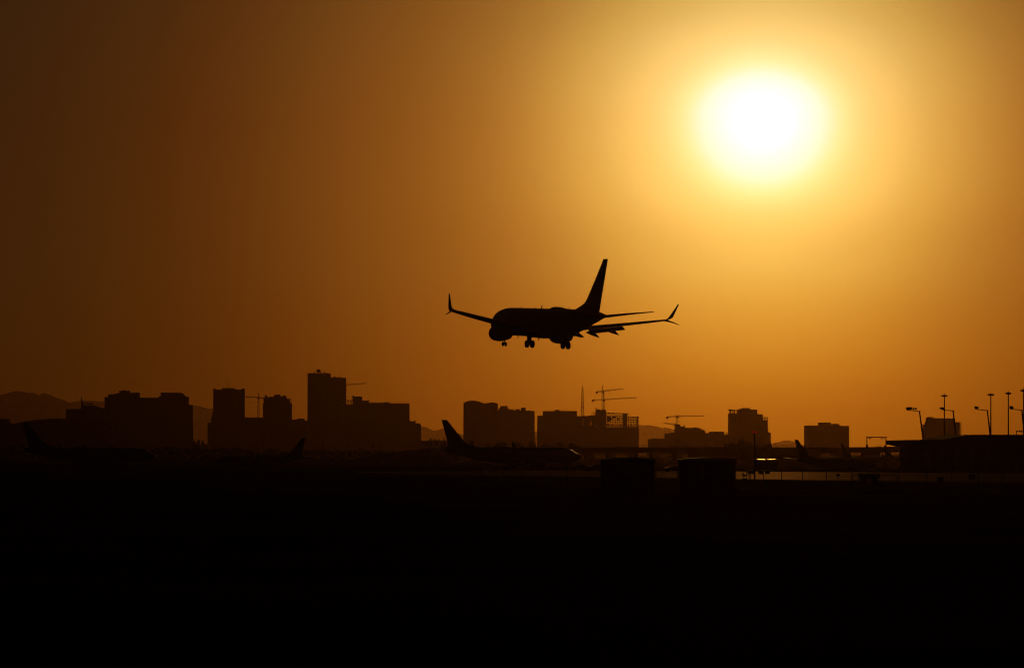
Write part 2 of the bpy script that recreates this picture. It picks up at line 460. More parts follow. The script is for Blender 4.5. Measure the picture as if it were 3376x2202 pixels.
# stadium with a long arched roof
D = 5300
arch = [(20, 626), (60, 619), (105, 612), (128, 604), (200, 590), (280, 575), (350, 563), (450, 552), (550, 545), (650, 541.5), (740, 541), (840, 543), (940, 549), (1040, 560), (1140, 575), (1230, 592), (1262, 606)]
r = thing('stadium', 'broad stadium with a low arched roof at the far left', 'stadium', (PX(200, D), D + 60, gz(PX(200, D), D)))
pts_ = [(PX(sx(2, a), D), PZ(sy(2, b), D)) for a, b in arch]
def taper(mb, poly, y0, y1, k):
    xl = min(p[0] for p in poly)
    return mb.loft([[Vector((x, y0, z)) for x, z in poly], [Vector((xl + (x - xl) * k - 4, y1, z)) for x, z in poly]], smooth=False)
taper(MB(), [(x, z - 5) for x, z in pts_][::-1] + pts_, D, D + 150, .93).build('roof', ROOF, r)
taper(MB(), [(pts_[0][0] + 1, -1.5)] + [(x, z - 5.05) for x, z in pts_[1:-1]] + [(pts_[-1][0] - 6, -1.5)], D + 3, D + 146, .93).build('wall', F_C, r)

r = bld('office_building', 'low flat block on the left edge of the tower cluster, beside the spire', 5900, 30, [(738, None), (738, 438), (903, 438), (903, None)], 2, F_C,
        parts=[('roof_edge', rect(735, 903, 434.5, 437.8), -.6, 30.5, CONC)])
r = bld('church', 'low building with a thin spire and a sloping roof', 5950, 28,
        [(906, None), (906, 392), (1045, 394), (1130, 424), (1176, 428), (1176, None)], 2, F_C,
        parts=[('spire', [(906, 391.5), (906, 345), (910.5, 297), (915, 345), (930, 362), (934, 391.5)], 2, 8, CONC)])
for a in (945, 958, 975, 992, 1010, 1022, 1036):
    x = PX(sx(2, a), 5960); mb = MB(); rnd = random.Random(a)
    for k in range(36):
        p = Vector((x + rnd.gauss(0, 1.4), 5962 + rnd.gauss(0, 2), PZ(sy(2, 388), 5960) + abs(rnd.gauss(0, 1.6))))
        q = p + Vector((rnd.uniform(-1, 1), rnd.uniform(-1, 1), rnd.uniform(.2, 1.2)))
        mb.beam(p, q, .5, .1)
    mb.build('roof_planting', LEAF, r)['kind'] = 'stuff'
D = 6300
r = bld('office_tower', 'wide dark tower with stepped roof and square top, left of the chamfered tower', D, 38,
        [(1172, None), (1172, 300), (1210, 300), (1212, 270), (1290, 268), (1300, 258), (1440, 256), (1540, 250), (1543, 290), (1540, None)], 2, F_A,
        parts=[('roof_block', rect(1333, 1440, 230, 257), 5, 30, F_A), ('roof_unit', rect(1368, 1392, 222, 229.8), 9, 20, CONC)])
r = bld('office_building', 'flat roofed slab joining the stepped tower and the chamfered tower', 6420, 30,
        [(1538, None), (1538, 310), (1765, 315), (1765, 382), (1790, 386), (1790, None)], 2, F_B,
        parts=[('roof_edge', rect(1545, 1764, 308, 313), 1, 28, CONC)])
D = 6250
r = bld('office_tower', 'dark tower with chamfered top corner and a lower shoulder on its right', D, 40,
        [(1772, None), (1772, 310), (1785, 292), (1800, 288), (1800, 252), (2025, 253), (2060, 290), (2095, 296), (2099, None)], 2, F_B,
        parts=[('side_wing', [(2099, None), (2099, 386), (2143, 388), (2143, 556), (2147, 560), (2147, None)], 4, 34, F_B)])
for k, a in enumerate((1850, 1872, 1895, 1912, 1945, 1968)): mast_on(r, 2, a, 254, 243 - (k % 3) * 7, D, 10, .25, 'railing_post' if k < 4 else 'antenna')
mast_on(r, 2, 2113, 388, 373, D, 8, .4)
r = bld('warehouse', 'low dark building in the gap between the chamfered tower and the wing roofed tower', 5000, 26, [(2135, None), (2135, 826), (2330, 828), (2330, None)], 2, CONC)

D = 6500
r = bld('office_tower', 'dark tower whose roof corners rise like wings, with a thin central antenna', D, 40,
        [(347, None), (350, 272), (362, 279), (385, 287), (445, 284), (450, 268), (570, 268), (585, 282), (640, 287), (672, 280), (686, 272), (688, None)], 3, F_B,
        parts=[('side_wing', [(325, None), (325, 600), (334, 598), (335, 550), (347, 550), (347, None)], 4, 36, F_B),
               ('podium', [(283, None), (283, 655), (325, 655), (325, None)], 7, 30, F_C)])
mast_on(r, 3, 518, 270, 148, D, 18, .35)
r = bld('office_building', 'long low block under construction between the wing roofed tower and its neighbour', 6150, 26,
        [(683, None), (683, 597), (905, 601), (905, None)], 3, F_A)
rnd = random.Random(3)
for a in (692, 700, 712, 722, 735, 747, 752, 765, 778, 792, 806, 818, 822, 835, 880, 892):
    mast_on(r, 3, a, 601, 601 - rnd.uniform(5, 26), 6150, 3, .3, 'rebar_column')
D = 6350
r = bld('residential_tower', 'tower with a small pointed fin on its left roof corner and slabs jutting at right', D, 34,
        [(905, None), (905, 440), (915, 438), (917, 385), (972, 378), (972, 365), (1160, 365), (1163, 388), (1197, 388), (1197, 440), (1220, 442), (1222, None)], 3, F_C,
        parts=[('roof_fin', [(926, 381), (927, 340), (950, 358), (964, 377)], 3, 14, CONC),
               ('roof_block', rect(1030, 1097, 342, 364.8), 6, 26, F_C)])
slabs(r, 3, 1197.2, 1222, (388, 404, 420, 435), D, 30)
slabs(r, 3, 903, 916.8, (398, 414, 430), D, 30)
mast_on(r, 3, 928, 342, 316, D, 6, .25); mast_on(r, 3, 1065, 343, 318, D, 12, .25)
rooftop(r, 3, 1100, 1155, 365, D, 4, 5)
r = bld('office_building', 'low block with one box on its roof, left of the tallest tower', 6100, 26,
        [(1215, None), (1215, 618), (1285, 620), (1285, 630), (1405, 632), (1405, None)], 3, F_C,
        parts=[('roof_block', rect(1290, 1368, 610, 630), 3, 20, CONC)])
D = 6900
r = bld('skyscraper', 'tallest tower of the skyline, flat topped with dish and antennas on the roof', D, 46,
        [(1404, None), (1407, 101), (1655, 102), (1655, None)], 3, F_B,
        parts=[('shoulder', [(1655, None), (1655, 155), (1680, 149), (1830, 153), (1830, None)], 3, 42, F_B),
               ('roof_unit', rect(1690, 1726, 141, 150), 8, 20, CONC), ('roof_unit', rect(1752, 1778, 143, 150.5), 8, 20, CONC)])
for a, b_, w in ((1490, 50, .3), (1483, 82, .8), (1553, 68, .7), (1560, 82, .5), (1600, 78, .9), (1608, 86, .5), (1632, 92, .5), (1648, 92, .4), (1592, 90, .6), (1575, 93, .4)):
    mast_on(r, 3, a, 103, b_, D, 10, w)
mast_on(r, 3, 1777, 152, 98, D, 12, .2)
mb = MB(); c = Vector((PX(sx(3, 1525), D), D + 10, PZ(sy(3, 76), D)))
mb.loft([[c + Vector((math.cos(t) * q, -e_, math.sin(t) * q)) for t in [i * math.pi / 12 for i in range(24)]] for q, e_ in ((.5, -1.2), (2.2, -.9), (3.6, 0), (3.4, .3))])
mb.tube(c + Vector((0, 1, 0)), (c.x, c.y + 1, PZ(sy(3, 103), D)), .5)
mb.build('satellite_dish', STEEL, r)
D = 6450
r = bld('unfinished_building', 'unfinished concrete building beside the tallest tower, open columns at its top', D, 30,
        [(1780, None), (1780, 452), (1925, 452), (1925, 362), (2013, 362), (2013, 412), (2092, 412), (2084, 434), (2262, 434), (2372, 440), (2545, 442), (2550, None)], 3, F_A,
        parts=[('stair_core', rect(1909, 1925, 352, 452), 4, 20, CONC), ('roof_slab', rect(1780, 1909, 403, 410), 1, 26, CONC),
               ('roof_slab', rect(2013.3, 2100, 408, 411.8), 1, 26, CONC), ('roof_block', rect(2262, 2318, 425, 434), 5, 20, CONC)])
for a in (1832, 1850, 1866, 1884, 1898): MB().box(PX(sx(3, a - 3.5), D), PX(sx(3, a + 3.5), D), D + 4, D + 6, PZ(sy(3, 452), D), PZ(sy(3, 410), D)).build('column', CONC, r)
slabs(r, 3, 1897, 1908.8, (358, 372, 386), D, 24)
for a0, a1, y in ((2095, 2260, 430), (2320, 2545, 431)):
    z = PZ(sy(3, y), D); mb = MB()
    mb.box(PX(sx(3, a0), D), PX(sx(3, a1), D), D + 1, D + 1.4, z - .2, z + .2)
    a = a0
    while a < a1:
        x = PX(sx(3, a), D); mb.box(x - .15, x + .15, D + 1.02, D + 1.38, PZ(sy(3, 442), D) - 1, z - .2); a += 11
    mb.build('guard_rail', STEEL, r)
D = 5900
r = bld('office_building', 'lower stepped block at the right foot of the unfinished building', D, 28,
        [(470, None), (470, 749), (668, 750), (670, 776), (690, 771), (743, 792), (743, None)], 4, F_C)
rooftop(r, 4, 520, 665, 749, D, 9, 11, hmax=1.0); rooftop(r, 4, 690, 735, 780, D, 5, 12, hmax=1.2)
r = bld('warehouse', 'long low building behind the parked jet tail, round trees on top of its line', 4300, 24,
        [(735, None), (735, 1001), (1290, 999), (1290, None)], 4, CONC)

D = 6050
wav = [(1298, None), (1300, 508), (1320, 497), (1340, 488), (1370, 481), (1400, 478), (1430, 478), (1460, 480), (1490, 485), (1520, 494), (1548, 505), (1570, 513), (1595, 511), (1620, 507), (1650, 503),
       (1680, 500), (1700, 502), (1720, 507), (1738, 513), (1750, 520), (1752, None)]
r = bld('hotel_tower', 'broad tower with a wavy curved roofline, right of the parked jet tail', D, 40, wav, 4, F_A)
D = 6200
r = bld('residential_tower', 'flat topped tower with saw toothed balconies down its right edge', D, 34,
        [(1745, None), (1745, 602), (1758, 600), (1758, 576), (1895, 578), (1897, 603), (2225, 612), (2226, None)], 4, F_C,
        parts=[('roof_block', rect(1780, 1879, 547, 577), 4, 26, F_C), ('roof_unit', rect(1899, 1958, 588, 604), 5, 18, CONC),
               ('roof_unit', rect(1978, 2038, 588, 606), 5, 18, CONC), ('water_tank', [(2050, 609), (2051, 574), (2056, 569), (2113, 569), (2117, 574), (2117, 609)], 6, 18, STEEL)])
slabs(r, 4, 2226.3, 2235, [620 + 23.2 * k for k in range(20)], D, 30, 2.2)
rooftop(r, 4, 2125, 2215, 611, D, 5, 21, hmax=.8)

D = 6000
r = bld('office_building', 'wide flat topped block left of the lattice mast', D, 36,
        [(289, None), (292, 530), (366, 530), (368, 471), (827, 472), (827, None)], 5, F_A,
        parts=[('roof_block', rect(532, 594, 451, 471.2), 6, 24, CONC), ('roof_edge', rect(364, 829, 467.5, 470.6), -.5, 36.5, CONC)])
rooftop(r, 5, 620, 760, 471, D, 5, 31, hmax=.8)
# unfinished frame building: solid lower storeys, cores, and open upper storeys one can see through
D = 6120
r = thing('unfinished_building', 'long unfinished frame building with sky showing through its upper storeys', 'building', (PX(sx(5, 1240), D), D + 12, gz(50, D)))
X5 = lambda a: PX(sx(5, a), D)
Z5 = lambda b_: PZ(sy(5, b_), D)
MB().prism([(X5(820), -1.7), (X5(820), Z5(660)), (X5(1070), Z5(660)), (X5(1070), Z5(688)), (X5(1660), Z5(688)), (X5(1650), -1.7)], D, D + 24).build('wall', F_A, r)
MB().prism([(X5(1078), Z5(687.6)), (X5(1078), Z5(455)), (X5(1222), Z5(455)), (X5(1222), Z5(687.6))], D + 1, D + 22).build('lift_core', CONC, r)
MB().prism([(X5(1445), Z5(687.6)), (X5(1445), Z5(506)), (X5(1503), Z5(506)), (X5(1503), Z5(687.6))], D + 1, D + 22).build('lift_core', CONC, r)
MB().prism([(X5(932), Z5(659.6)), (X5(932), Z5(534)), (X5(1002), Z5(530)), (X5(1002), Z5(659.6))], D + 1, D + 22).build('lift_core', CONC, r)
MB().prism([(X5(1030), Z5(659.6)), (X5(1030), Z5(528)), (X5(1077), Z5(520)), (X5(1077), Z5(659.6))], D + 1.5, D + 21).build('lift_core', CONC, r)
MB().prism([(X5(828), Z5(659.6)), (X5(828), Z5(536)), (X5(908), Z5(534)), (X5(908), Z5(659.6))], D + 1, D + 22).build('lift_core', CONC, r)
MB().box(X5(1077), X5(1091), D + 4, D + 8, Z5(455), Z5(426)).build('hoist', CRANE, r)
for y, h_ in ((534, 6.2), (584, 1.2), (610, 1.4), (635, 1.6)): MB().box(X5(908.3), X5(931.7), D + 2, D + 20, Z5(y) - h_, Z5(y) + .4).build('floor_slab', CONC, r)
for y, h_ in ((528, 9.2), (610, 1.4), (635, 1.6)): MB().box(X5(1002.3), X5(1029.7), D + 2, D + 20, Z5(y) - h_, Z5(y) + .4).build('floor_slab', CONC, r)
for k, y in enumerate((498, 535, 560, 585, 610, 635, 660)):
    MB().box(X5(1222.4), X5(1444.6), D + 1.5, D + 20, Z5(y) - (1.1 if k else .9), Z5(y) + .25).build('floor_slab', CONC, r)
MB().box(X5(1442), X5(1526), D + 1.2, D + 20.4, Z5(505.5), Z5(497)).build('floor_slab', CONC, r)
for k, y in enumerate((545, 566, 588, 612, 638, 662)):
    MB().box(X5(1503.4), X5(1662 if k == 0 else 1646), D + 1.5, D + 20, Z5(y) - 1.0, Z5(y) + .25).build('floor_slab', CONC, r)
rnd = random.Random(9)
for row in range(2):
    for k in range(10):
        a = 1230 + k * 23.5
        if a < 1444: MB().box(X5(a), X5(a + 5.5), D + 3 + row * 13, D + 4 + row * 13, Z5(687.8), Z5(499)).build('column', CONC, r)
    for k in range(6):
        a = 1520 + k * 22
        MB().box(X5(a), X5(a + 5.5), D + 3 + row * 13, D + 4 + row * 13, Z5(687.8), Z5(546)).build('column', CONC, r)
    for a in (914, 927, 1010, 1021): MB().box(X5(a), X5(a + 4), D + 3 + row * 13, D + 4 + row * 13, Z5(659.8), Z5(535)).build('column', CONC, r)
MB().box(X5(1640), X5(1646), D + 2, D + 20, Z5(687.8), Z5(546)).build('column', CONC, r)
for a0, a1, y0, y1 in ((1233, 1278, 600, 560), (1233, 1260, 660, 634), (1233, 1285, 560, 536), (1300, 1345, 560, 536), (1370, 1400, 585, 562), (1280, 1300, 585, 562)):
    MB().box(X5(a0), X5(a1), D + 6, D + 6.6, Z5(y0) - .8, Z5(y1)).build('wall_panel', CONC, r)
mb = MB()
for a0, a1, y0, y1 in ((1025, 1072, 490, 528), (1503, 1526, 505, 540)):
    a = a0
    while a <= a1: mb.box(X5(a), X5(a) + .5, D + 2.5, D + 3, Z5(y1) - .5, Z5(y0)); a += 11
    mb.box(X5(a0 - 2), X5(a1 + 2), D + 2.2, D + 3.2, Z5(y0), Z5(y0) + .7)
mb.build('scaffold', STEEL, r)
mb = MB()   # builder's hoist on the right side
for x in (1650, 1659): mb.box(X5(x) - .25, X5(x) + .25, D + 5, D + 5.5, -1.6, Z5(545))
for k in range(34):
    z = 1 + k * 2.2
    if z + 2.2 < Z5(548): mb.beam((X5(1650), D + 5.25, z), (X5(1659), D + 5.25, z + 2.2), .22)
mb.build('hoist_mast', STEEL, r)
rooftop(r, 5, 1240, 1420, 497, D, 6, 44, hmax=1.0); rooftop(r, 5, 1095, 1210, 454, D, 6, 45, hmax=1.6)

D = 6100
r = bld('office_building', 'lowest flat block left of the crane topped block, above the bridge railing', 5900, 26,
        [(120, None), (150, 690), (150, 583), (190, 582), (190, 575), (368, 577), (368, None)], 6, F_C)
r = bld('unfinished_building', 'stepped block under construction below the pair of short cranes', D, 30,
        [(368, None), (369, 508), (430, 506), (450, 496), (500, 500), (512, 403), (560, 401), (572, 416), (622, 420), (624, 432), (720, 436), (740, 430), (790, 430),
         (800, 438), (835, 440), (838, 460), (866, 461), (893, 478), (895, None)], 6, F_A)
slabs(r, 6, 893, 914, (476,), D, 26); rooftop(r, 6, 520, 560, 401, D, 3, 51, hmax=1.4); rooftop(r, 6, 590, 625, 419, D, 3, 52, hmax=2.2)
mast_on(r, 6, 854, 461, 436, D, 6, .5, 'column'); slabs(r, 6, 362, 368.8, (515, 530, 545), D, 20)
r = bld('office_building', 'flat low block joining the crane topped block to the notched tower', 6180, 28,
        [(893, None), (893, 503), (950, 503), (957, 484), (1138, 486), (1138, 526), (1209, 526), (1209, None)], 6, F_A,
        parts=[('roof_slab', rect(1138.4, 1208, 503, 508), 2, 24, CONC)] + [('column', rect(a, a + 7, 508.2, 525.8), 6, 8, CONC) for a in (1139, 1168, 1176, 1196)])
D = 6000
r = bld('hotel_tower', 'tall notched tower with open roof frames on both corners, right of the cranes', D, 38,
        [(1210, None), (1210, 246), (1330, 246), (1332, 191), (1375, 189), (1378, 177), (1478, 177), (1481, 197), (1573, 197), (1576, 256), (1645, 258), (1648, 336), (1712, 338), (1714, 490),
         (1748, 498), (1750, None)], 6, F_A)
X6 = lambda a: PX(sx(6, a), D)
Z6 = lambda b_: PZ(sy(6, b_), D)
MB().prism([(X6(1210), Z6(212)), (X6(1210), Z6(192)), (X6(1329.6), Z6(206)), (X6(1329.6), Z6(214))], D + 1, D + 30).build('roof_frame', CONC, r)
for a, w in ((1210, 20), (1240, 12), (1262, 22), (1302, 27)): MB().box(X6(a), X6(a + w), D + 2, D + 5, Z6(246), Z6(212)).build('column', CONC, r)
MB().box(X6(1645.5), X6(1712), D + 1, D + 30, Z6(301), Z6(296)).build('roof_frame', CONC, r)
for a, w in ((1648, 6), (1664, 9), (1681, 8), (1699, 13)): MB().box(X6(a), X6(a + w), D + 2, D + 5, Z6(337), Z6(301)).build('column', CONC, r)
slabs(r, 6, 1202, 1209.6, [262 + 17 * k for k in range(15)], D, 30, 1.4)
slabs(r, 6, 1750.2, 1755, [510 + 17 * k for k in range(10)], D, 30, 1.4)
D = 6050
r = bld('hotel_tower', 'square blocky building with a stepped roof, standing alone right of the notched tower', D, 40,
        [(247, None), (247, 613), (345, 613), (347, 620), (360, 620), (362, 612), (730, 614), (732, 618), (860, 618), (860, None)], 7, F_A,
        parts=[('roof_block', rect(437, 605, 570, 611.6), 5, 30, F_A), ('roof_unit', rect(614, 728, 591, 613), 6, 26, CONC), ('roof_unit', rect(650, 700, 587, 590.8), 8, 14, CONC)])
slabs(r, 7, 241, 246.6, [640 + 21 * k for k in range(14)], D, 34, 1.6)
D = 5800
r = bld('hotel_tower', 'squat building behind the lamp poles at right, with stair frames on both sides', D, 34,
        [(612, None), (612, 655), (638, 652), (640, 612), (652, 610), (652, 560), (755, 563), (995, 568), (1018, 572), (1020, 620), (1080, 622), (1080, None)], 8, F_A,
        parts=[('roof_block', rect(654, 728, 548, 560), 4, 24, CONC), ('roof_slab', rect(590, 611.8, 650, 660), 2, 30, CONC), ('roof_slab', rect(1020.3, 1102, 617, 621), 1, 31, CONC)])
X8 = lambda a: PX(sx(8, a), D)
for a in (592, 1096): MB().box(X8(a), X8(a + 6), D + 2, D + 6, -1.5, PZ(sy(8, 655 if a < 700 else 621), D)).build('column', CONC, r)
slabs(r, 8, 598.2, 611.7, [670 + 19 * k for k in range(10)], D, 28, .8); slabs(r, 8, 1080.3, 1095.8, [640 + 19 * k for k in range(9)], D, 28, .8)

# ------------------------------------------------------------------ lattice mast and tower cranes
def lattice(mb, p, q, w, n, t=.28, up=None, w2=None, tri=False):
    p = Vector(p); q = Vector(q); d = (q - p).normalized(); w2 = w if w2 is None else w2
    a = d.cross(Vector((0, 1, 0)))
    if a.length < .1: a = Vector((1, 0, 0))
    a.normalize(); b_ = a.cross(d).normalized()
    cs = [(-1, -1), (1, -1), (1, 1), (-1, 1)] if not tri else [(-1, -.6), (1, -.6), (0, 1)]
    if tri: a, b_ = Vector((0, 1, 0)), (Vector((0, 1, 0)).cross(d)).normalized(); b_ = b_ if b_.z > 0 else -b_
    def pt(i, k):
        f = k / n; ww = (w + (w2 - w) * f) / 2; c = cs[i]
        return p + (q - p) * f + a * c[0] * ww + b_ * c[1] * ww
    m_ = len(cs)
    for i in range(m_):
        mb.beam(pt(i, 0), pt(i, n), t)
        for k in range(n):
            j = (i + 1) % m_
            mb.beam(pt(i, k), pt(j, k + 1), t * .55)
            mb.beam(pt(i, k), pt(j, k), t * .5)
def crane(label, s, mx, slew_y, jib_end, ctr_end, D, apex=6, cw=True, base=None, jh=2.1, hook=None):
    """hammerhead crane: positions of the slewing ring, jib tip and counter-jib tip on sheet s"""
    bx = PX(sx(s, mx), D); g0 = gz(bx, D); r = thing('tower_crane', label, 'crane', (bx, D, g0), 'tower cranes over the downtown building sites')
    zt = PZ(sy(s, slew_y), D)
    mb = MB(); lattice(mb, (bx, D, g0 - .3), (bx, D, zt - 1.2), 2.6, max(6, int(zt / 3.0)), .46); mb.build('mast', CRANE, r)
    mb = MB(); mb.tube((bx, D, zt - 1.2), (bx, D, zt + .4), 1.7, 1.7, 14)
    mb.box(bx - .8, bx + 2.2, D - 3.2, D - 1.5, zt - 1.8, zt + .9); mb.build('cab', CRANE, r)
    J = Vector((PX(sx(s, jib_end[0]), D), D - 6, PZ(sy(s, jib_end[1]), D))); O = Vector((bx, D, zt + 1))
    C_ = Vector((PX(sx(s, ctr_end[0]), D), D + 2, PZ(sy(s, ctr_end[1]), D)))
    mb = MB(); lattice(mb, O + (J - O) * .03, J, jh, max(10, int((J - O).length / 2.4)), .42, tri=True, w2=jh * .75); mb.build('jib', CRANE, r)
    mb = MB(); lattice(mb, O + (C_ - O) * .08, C_, 1.5, 6, .45, tri=True); mb.box(min(C_.x, O.x) + .5, max(C_.x, O.x) - .5, D - .9, D + .9, (C_.z + O.z) / 2 - .65, (C_.z + O.z) / 2 - .3)
    mb.build('counter_jib', CRANE, r)
    if cw:
        mb = MB(); sg = 1 if C_.x > O.x else -1
        for k in range(3): mb.box(C_.x - 1.9 + k * 1.2, C_.x - .8 + k * 1.2, D - 1.2, D + 2.5, C_.z - 3.0, C_.z + .6)
        mb.build('counterweight', CONC, r)
    A = O + Vector((0, 0, apex)); mb = MB()
    lattice(mb, O, A, 1.7, 4, .4, w2=.7); mb.build('tower_head', CRANE, r)
    mb = MB()
    for f in (.35, .72): mb.beam(A, O + (J - O) * f + Vector((0, 0, .9)), .1)
    mb.beam(A, C_ + Vector((0, 0, .4)), .12); mb.build('tie_bar', STEEL, r)
    if hook:
        h = O + (J - O) * hook; mb = MB(); mb.box(h.x - .9, h.x + .9, h.y - .6, h.y + .6, h.z - 1.6, h.z - .9); mb.build('trolley', STEEL, r)
        mb = MB(); mb.beam(h + Vector((0, 0, -1.6)), h + Vector((0, 0, -9)), .12); mb.box(h.x - .5, h.x + .5, h.y - .3, h.y + .3, h.z - 11, h.z - 9); mb.build('hook', STEEL, r)
    return r
crane('tower crane with a short jib, the higher of two over the unfinished frame building', 5, 1170, 210, (1450, 172), (1092, 210), 6230, apex=10, hook=.3)
crane('tower crane with the longest jib, just below the higher crane over the frame building', 5, 1188, 322, (1632, 290), (1040, 322), 6190, apex=16, hook=.12)
crane('tower crane with a level jib above the stepped block, the larger of the pair there', 6, 526, 294, (877, 282), (398, 296), 6200, apex=2.2, hook=.09)
crane('tower crane with its jib pointing down to the left, half hidden behind the stepped block', 6, 501, 405, (340, 374), (560, 412), 6170, apex=3, cw=False)
crane('tower crane between two dark towers, jib pointing left', 3, 857, 380, (690, 366), (925, 382), 6560, apex=8, hook=.45)
crane('tower crane whose jib sticks out from behind the tallest tower', 3, 1760, 248, (2070, 216), (1700, 252), 7050, apex=5, hook=.28)
D = 6400
r = thing('radio_mast', 'thin tapering lattice mast left of the crossed cranes', 'mast', (PX(sx(5, 900), D), D, -1.5))
mb = MB(); b0 = (PX(sx(5, 900), D), D, -1.5); t0 = (PX(sx(5, 900), D), D, PZ(sy(5, 150), D)); lattice(mb, b0, t0, 10, 46, .6, w2=1.6); mb.build('lattice_frame', CRANE, r)
MB().tube(t0, (t0[0], D, PZ(sy(5, 105), D)), .3, .12, 8).build('antenna', STEEL, r)
mb = MB(); mb.box(t0[0] - 2.2, t0[0] + 2.2, D - 1.6, D + 1.6, PZ(sy(5, 416), D), PZ(sy(5, 408), D)); mb.build('platform', STEEL, r)

# ------------------------------------------------------------------ trees
def leaf_tree(name, h, w, seed, trunk_h=.35):
    rnd = random.Random(seed)
    mb = MB(); mb.tube((0, 0, -.3), (0, 0, h * trunk_h), w * .05, w * .035, 8)
    for k in range(6):
        a = k * 1.05 + rnd.random(); mb.tube((0, 0, h * trunk_h * .9), (math.cos(a) * w * .3, math.sin(a) * w * .3, h * rnd.uniform(.55, .8)), w * .025, w * .01, 6)
    cr = MB(); cl = [(rnd.gauss(0, w * .2), rnd.gauss(0, w * .2), h * rnd.uniform(trunk_h + .15, .86), rnd.uniform(.16, .27) * w) for _ in range(11)]
    for c in cl:
        for _ in range(62):
            d = Vector((rnd.gauss(0, 1), rnd.gauss(0, 1), rnd.gauss(0, .8))).normalized() * c[3] * rnd.uniform(.6, 1.08)
            p = Vector(c[:3]) + d
            u = Vector((rnd.gauss(0, 1), rnd.gauss(0, 1), rnd.gauss(0, 1))).normalized(); v = u.cross(d.normalized() + Vector((.01, 0, 0))).normalized()
            q = rnd.uniform(.035, .06) * w
            cr.add([p - u * q, p + v * q * .7, p + u * q, p - v * q * .7], [(0, 1, 2, 3)])
    return mb, cr
def make_tree(name, label, h, w, seed, loc, group, cat='tree'):
    t_ = thing(name, label, cat, (0, 0, 0), group)
    a, b_ = leaf_tree(name, h, w, seed)
    a.build('trunk', BARK, t_); b_.build('crown', LEAF, t_, fix=False)
    t_.location = loc
    return t_
def make_palm(label, h, w, seed, loc, group):
    rnd = random.Random(seed); t_ = thing('palm_tree', label, 'palm tree', (0, 0, 0), group)
    mb = MB(); top = Vector((rnd.uniform(-.4, .4), 0, h - w * .35)); mb.tube((0, 0, -.3), top * .5 + Vector((.1, 0, 0)), w * .055, w * .045, 8); mb.tube(top * .5 + Vector((.1, 0, 0)), top, w * .045, w * .04, 8)
    mb.build('trunk', BARK, t_)
    cr = MB()
    for k in range(46):
        a = rnd.uniform(0, 6.283); e0 = rnd.uniform(-.9, 1.35); L_ = w * rnd.uniform(.42, .54)
        p = top.copy(); e = e0; pts2 = [p.copy()]
        for j in range(5):
            p = p + Vector((math.cos(a) * math.cos(e), math.sin(a) * math.cos(e), math.sin(e))) * L_ / 5; e -= .28; pts2.append(p.copy())
        sd_ = Vector((-math.sin(a), math.cos(a), 0))
        for j in range(5):
            w0 = (.03, .085, .11, .09, .05, .01)[j] * w; w1 = (.03, .085, .11, .09, .05, .01)[j + 1] * w
            cr.add([pts2[j] - sd_ * w0, pts2[j] + sd_ * w0, pts2[j + 1] + sd_ * w1, pts2[j + 1] - sd_ * w1], [(0, 1, 2, 3)])
    cr.build('crown', PALML, t_, fix=False)
    t_.location = loc
    return t_
palm0 = make_palm('tallest dark palm at the foot of the unfinished building', 13.5, 4.6, 1, (0, 0, 0), 'palms below the city towers')
D = 3000
def ploc(x, D): X = PX(x, D); return (X, D, gz(X, D))
def hgt(y, D, x=0): return PZ(y, D) - gz(PX(x, D), D)
def place_palm(x, ytop, D, label, first=False):
    h = hgt(ytop, D, x); k = h / 13.5
    o = palm0 if first else dup(palm0, ploc(x, D), random.uniform(0, 6), label)
    o.location = ploc(x, D); o.scale = (max(.85, k) * 1.0, max(.85, k) * 1.0, k)
    return o
place_palm(1231.5, 1461, 3000, None, True)
for x, y, D, lb in ((1064, 1466, 3000, 'leftmost of the row of dark palms right of the leaning tail fin'), (1104, 1472, 3000, 'second palm from the left in the row below the unfinished building'),
                    (1144, 1470, 3000, 'middle palm of the row below the unfinished building'), (1188, 1476, 3000, 'lowest palm of the row, just left of the tallest one'),
                    (784, 1471, 3000, 'lone dark palm below the crane between two towers'), (1557, 1448, 3000, 'round headed palm in front of the wavy roofed tower'),
                    (656.5, 1448, 4400, 'taller of two tiny palms in the sky gap right of the chamfered tower'), (667.5, 1451, 4400, 'shorter of two tiny palms in the sky gap right of the chamfered tower')):
    place_palm(x, y, D, lb)
tree0 = make_tree('tree', 'wide bushy tree in front of the wavy roofed tower', 9, 9, 3, (0, 0, 0), 'trees below the city towers')
def place_tree(x, ytop, wpx, D, label, first=False):
    h = hgt(ytop, D, x); w = wpx / FPX * D
    o = tree0 if first else dup(tree0, (0, 0, 0), random.uniform(0, 6), label)
    o.location = ploc(x, D); o.scale = (w / 8.0, w / 8.0, h / 8.6)
place_tree(1654, 1455, 34, 3000, None, True)
